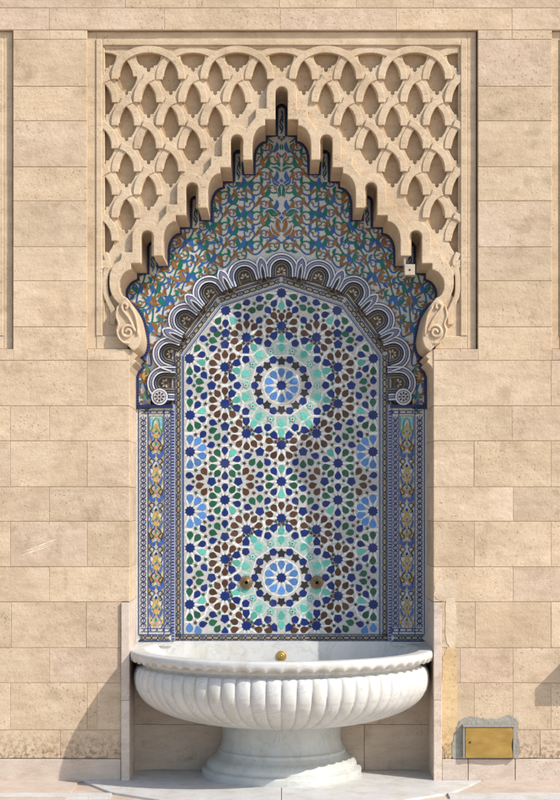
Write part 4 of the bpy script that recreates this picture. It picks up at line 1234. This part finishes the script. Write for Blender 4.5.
# ================================================================== BRASS
def disc_lathe(name, x, y, d, P, mat, parent, n=40, petals=0):
    """revolved about the axis pointing out of the wall; P = (radius, projection)"""
    m = MB(); rows = []
    for r, h in P:
        rows.append([W(x+r*(1+(0.05*math.cos(petals*6.283*i/n) if r > 3.5 and petals else 0))*math.cos(6.283*i/n), y+r*(1+(0.05*math.cos(petals*6.283*i/n) if r > 3.5 and petals else 0))*math.sin(6.283*i/n), d-h) for i in range(n)])
    m.grid(rows, closed=True); return m.build(name, mat, parent)
for x, lab in ((246.3, 'round brass water outlet in the star mosaic, the left one of two'), (316.9, 'round brass water outlet in the star mosaic, the right one of two')):
    X, Y = wide(x, 582.4, DP)
    e = empty('brass_outlet', X, Y, DP-0.6, lab, 'water outlet', 'brass outlets in the mosaic')
    disc_lathe('rosette', X, Y, DP-0.6, [(7.0, 0), (6.9, 1.0), (6.6, 1.7), (6.2, 1.4), (5.8, 1.5), (4.8, 2.6), (4.4, 2.4), (3.4, 3.6), (2.6, 4.6), (2.0, 4.6)], M_brass_dull, e, 48, 12)
    disc_lathe('nozzle', X, Y, DP-0.6, [(2.0, 4.6), (1.7, 4.4), (1.6, 1.0), (0.05, 1.0)], M_dark, e, 20)
X, Y = wide(281.2, 656.0, 76)
e = empty('brass_overflow', X, Y, 76, 'small round brass fitting in the marble behind the basin rim', 'water outlet')
disc_lathe('flange', X, Y, 76, [(5.6, 0), (5.5, 0.8), (4.8, 1.3), (4.2, 1.0), (3.6, 1.1), (3.2, 2.0), (2.4, 2.4), (1.9, 2.2)], M_brass, e, 40)
disc_lathe('plug', X, Y, 76, [(1.9, 2.0), (1.7, 1.4), (1.0, 2.6), (0.05, 2.8)], M_brass, e, 20)

# hatch
hatch = empty('access_hatch', 488, 757, 0, 'brass covered utility hatch set in rough grey cement near the ground', 'hatch')
m = MB()
outer = [(453, 758.3), (452.2, 748), (453.5, 738), (456, 729), (459, 722), (464, 718), (471, 716.6), (479, 717.4), (488, 718.8), (497, 719.2), (503, 716.4), (510, 715.6), (515.5, 718.4), (518, 724), (517.4, 733), (519.4, 744), (520, 752), (518.6, 758.3)]
outer = [(x+R.uniform(-.8, .8), y+(R.uniform(-.8, .8) if y < 757 else 0)) for x, y in crom(outer, 4)]
m.prism(outer, -0.9, 1.5); m.build('cement_surround', M_cement, hatch)
m = MB()
m.box(462.4, 514.4, 724.2, 726.4, -6.6, 1, ch=0.3); m.box(462.4, 464.6, 726.5, 757.4, -5.6, 1, ch=0.3); m.box(512.2, 514.4, 726.5, 757.4, -6.2, 1, ch=0.3)
m.build('frame', M_metal, hatch)
m = MB()
rows = []
for j in range(9):
    rows.append([W(465.0+46.6*i/14-(0.5 if i == 0 and j in (3,) else 0)+(0.8*math.sin(j) if i == 14 else 0), 727.0+29.8*j/8, -6.0-0.5*math.sin(i*0.5)*math.sin(j*0.6)) for i in range(15)])
m.grid(rows); m.box(465.2, 511.2, 727.2, 756.6, -5.2, 0.5)
dr = m.build('door', M_brass, hatch)
m = MB(); m.prism([(469.3+1.0*math.cos(6.283*i/14), 741.4+1.0*math.sin(6.283*i/14)) for i in range(14)], -6.7, -5.6); k_ = m.build('keyhole', M_dark, None)
shift(k_.data, hatch.location); k_.parent = dr

# small cream box under the arch
bx = empty('sensor_box', 409.8, 275, 3, 'small cream box with a dark hole below a stone pendant of the arch', 'small box')
m = MB(); m.box(404.6, 415.0, 264.2, 275.0, 0.6, 9, ch=0.5); m.build('housing', M_box, bx)
m = MB(); m.prism([(409.8+1.0*math.cos(6.283*i/14), 269.8+1.0*math.sin(6.283*i/14)) for i in range(14)], 0.3, 1.5); m.build('sensor_hole', M_dark, bx)
m = MB(); m.box(404.0, 406.4, 257, 267, 4, 8); m.build('bracket', M_metal, bx)

# stone shelf just right of the picture, whose shadow falls on the wall
m = MB(); m.box(571.5, 700, 652.5, 669.5, -25, 2, (1, 1, 1), 0.6)
o = m.build('stone_ledge', M_carved); tag(o, 'projecting stone ledge on the wall right of the fountain, just outside the photo', 'ledge')
c = Vector(W(636, 669.5, 0)); shift(o.data, c); o.location = c

# ================================================================== LIGHT, SKY, CAMERA
w = bpy.data.worlds.new('World'); sc.world = w; w.use_nodes = True
nt = w.node_tree; bg = nt.nodes['Background']
sky = nt.nodes.new('ShaderNodeTexSky'); sky.sky_type = 'NISHITA'; sky.sun_disc = False
sx, sy = 1.5, 1.5
el = math.atan2(sy, math.hypot(sx, 1.0))
sky.sun_elevation = el; sky.sun_rotation = math.atan2(sx, -1.0)
nt.links.new(sky.outputs[0], bg.inputs[0]); bg.inputs[1].default_value = 0.15
ld = bpy.data.lights.new('sun', 'SUN'); ld.energy = 3.25; ld.angle = math.radians(0.5); ld.color = (1.0, 0.95, 0.88)
lo = bpy.data.objects.new('sun', ld); C.objects.link(lo)
lo.rotation_euler = Vector((-sx, 1.0, -sy)).to_track_quat('-Z', 'Y').to_euler(); lo.location = (6, -6, 8)

cam = bpy.data.cameras.new('camera'); co = bpy.data.objects.new('camera', cam); C.objects.link(co)
co.location = (0, -D*S, (GY-HY)*S); co.rotation_euler = (math.pi/2, 0, 0)
cam.sensor_fit = 'VERTICAL'; cam.sensor_height = 36; cam.lens = 36*D/800
cam.shift_y = 100/800; cam.shift_x = -1.5/800; cam.clip_end = 500
sc.camera = co
sc.view_settings.view_transform = 'Standard'; sc.view_settings.look = 'None'; sc.view_settings.exposure = 0.52; sc.view_settings.gamma = 1
sc.view_settings.use_curve_mapping = False
sc.render.engine = 'CYCLES'
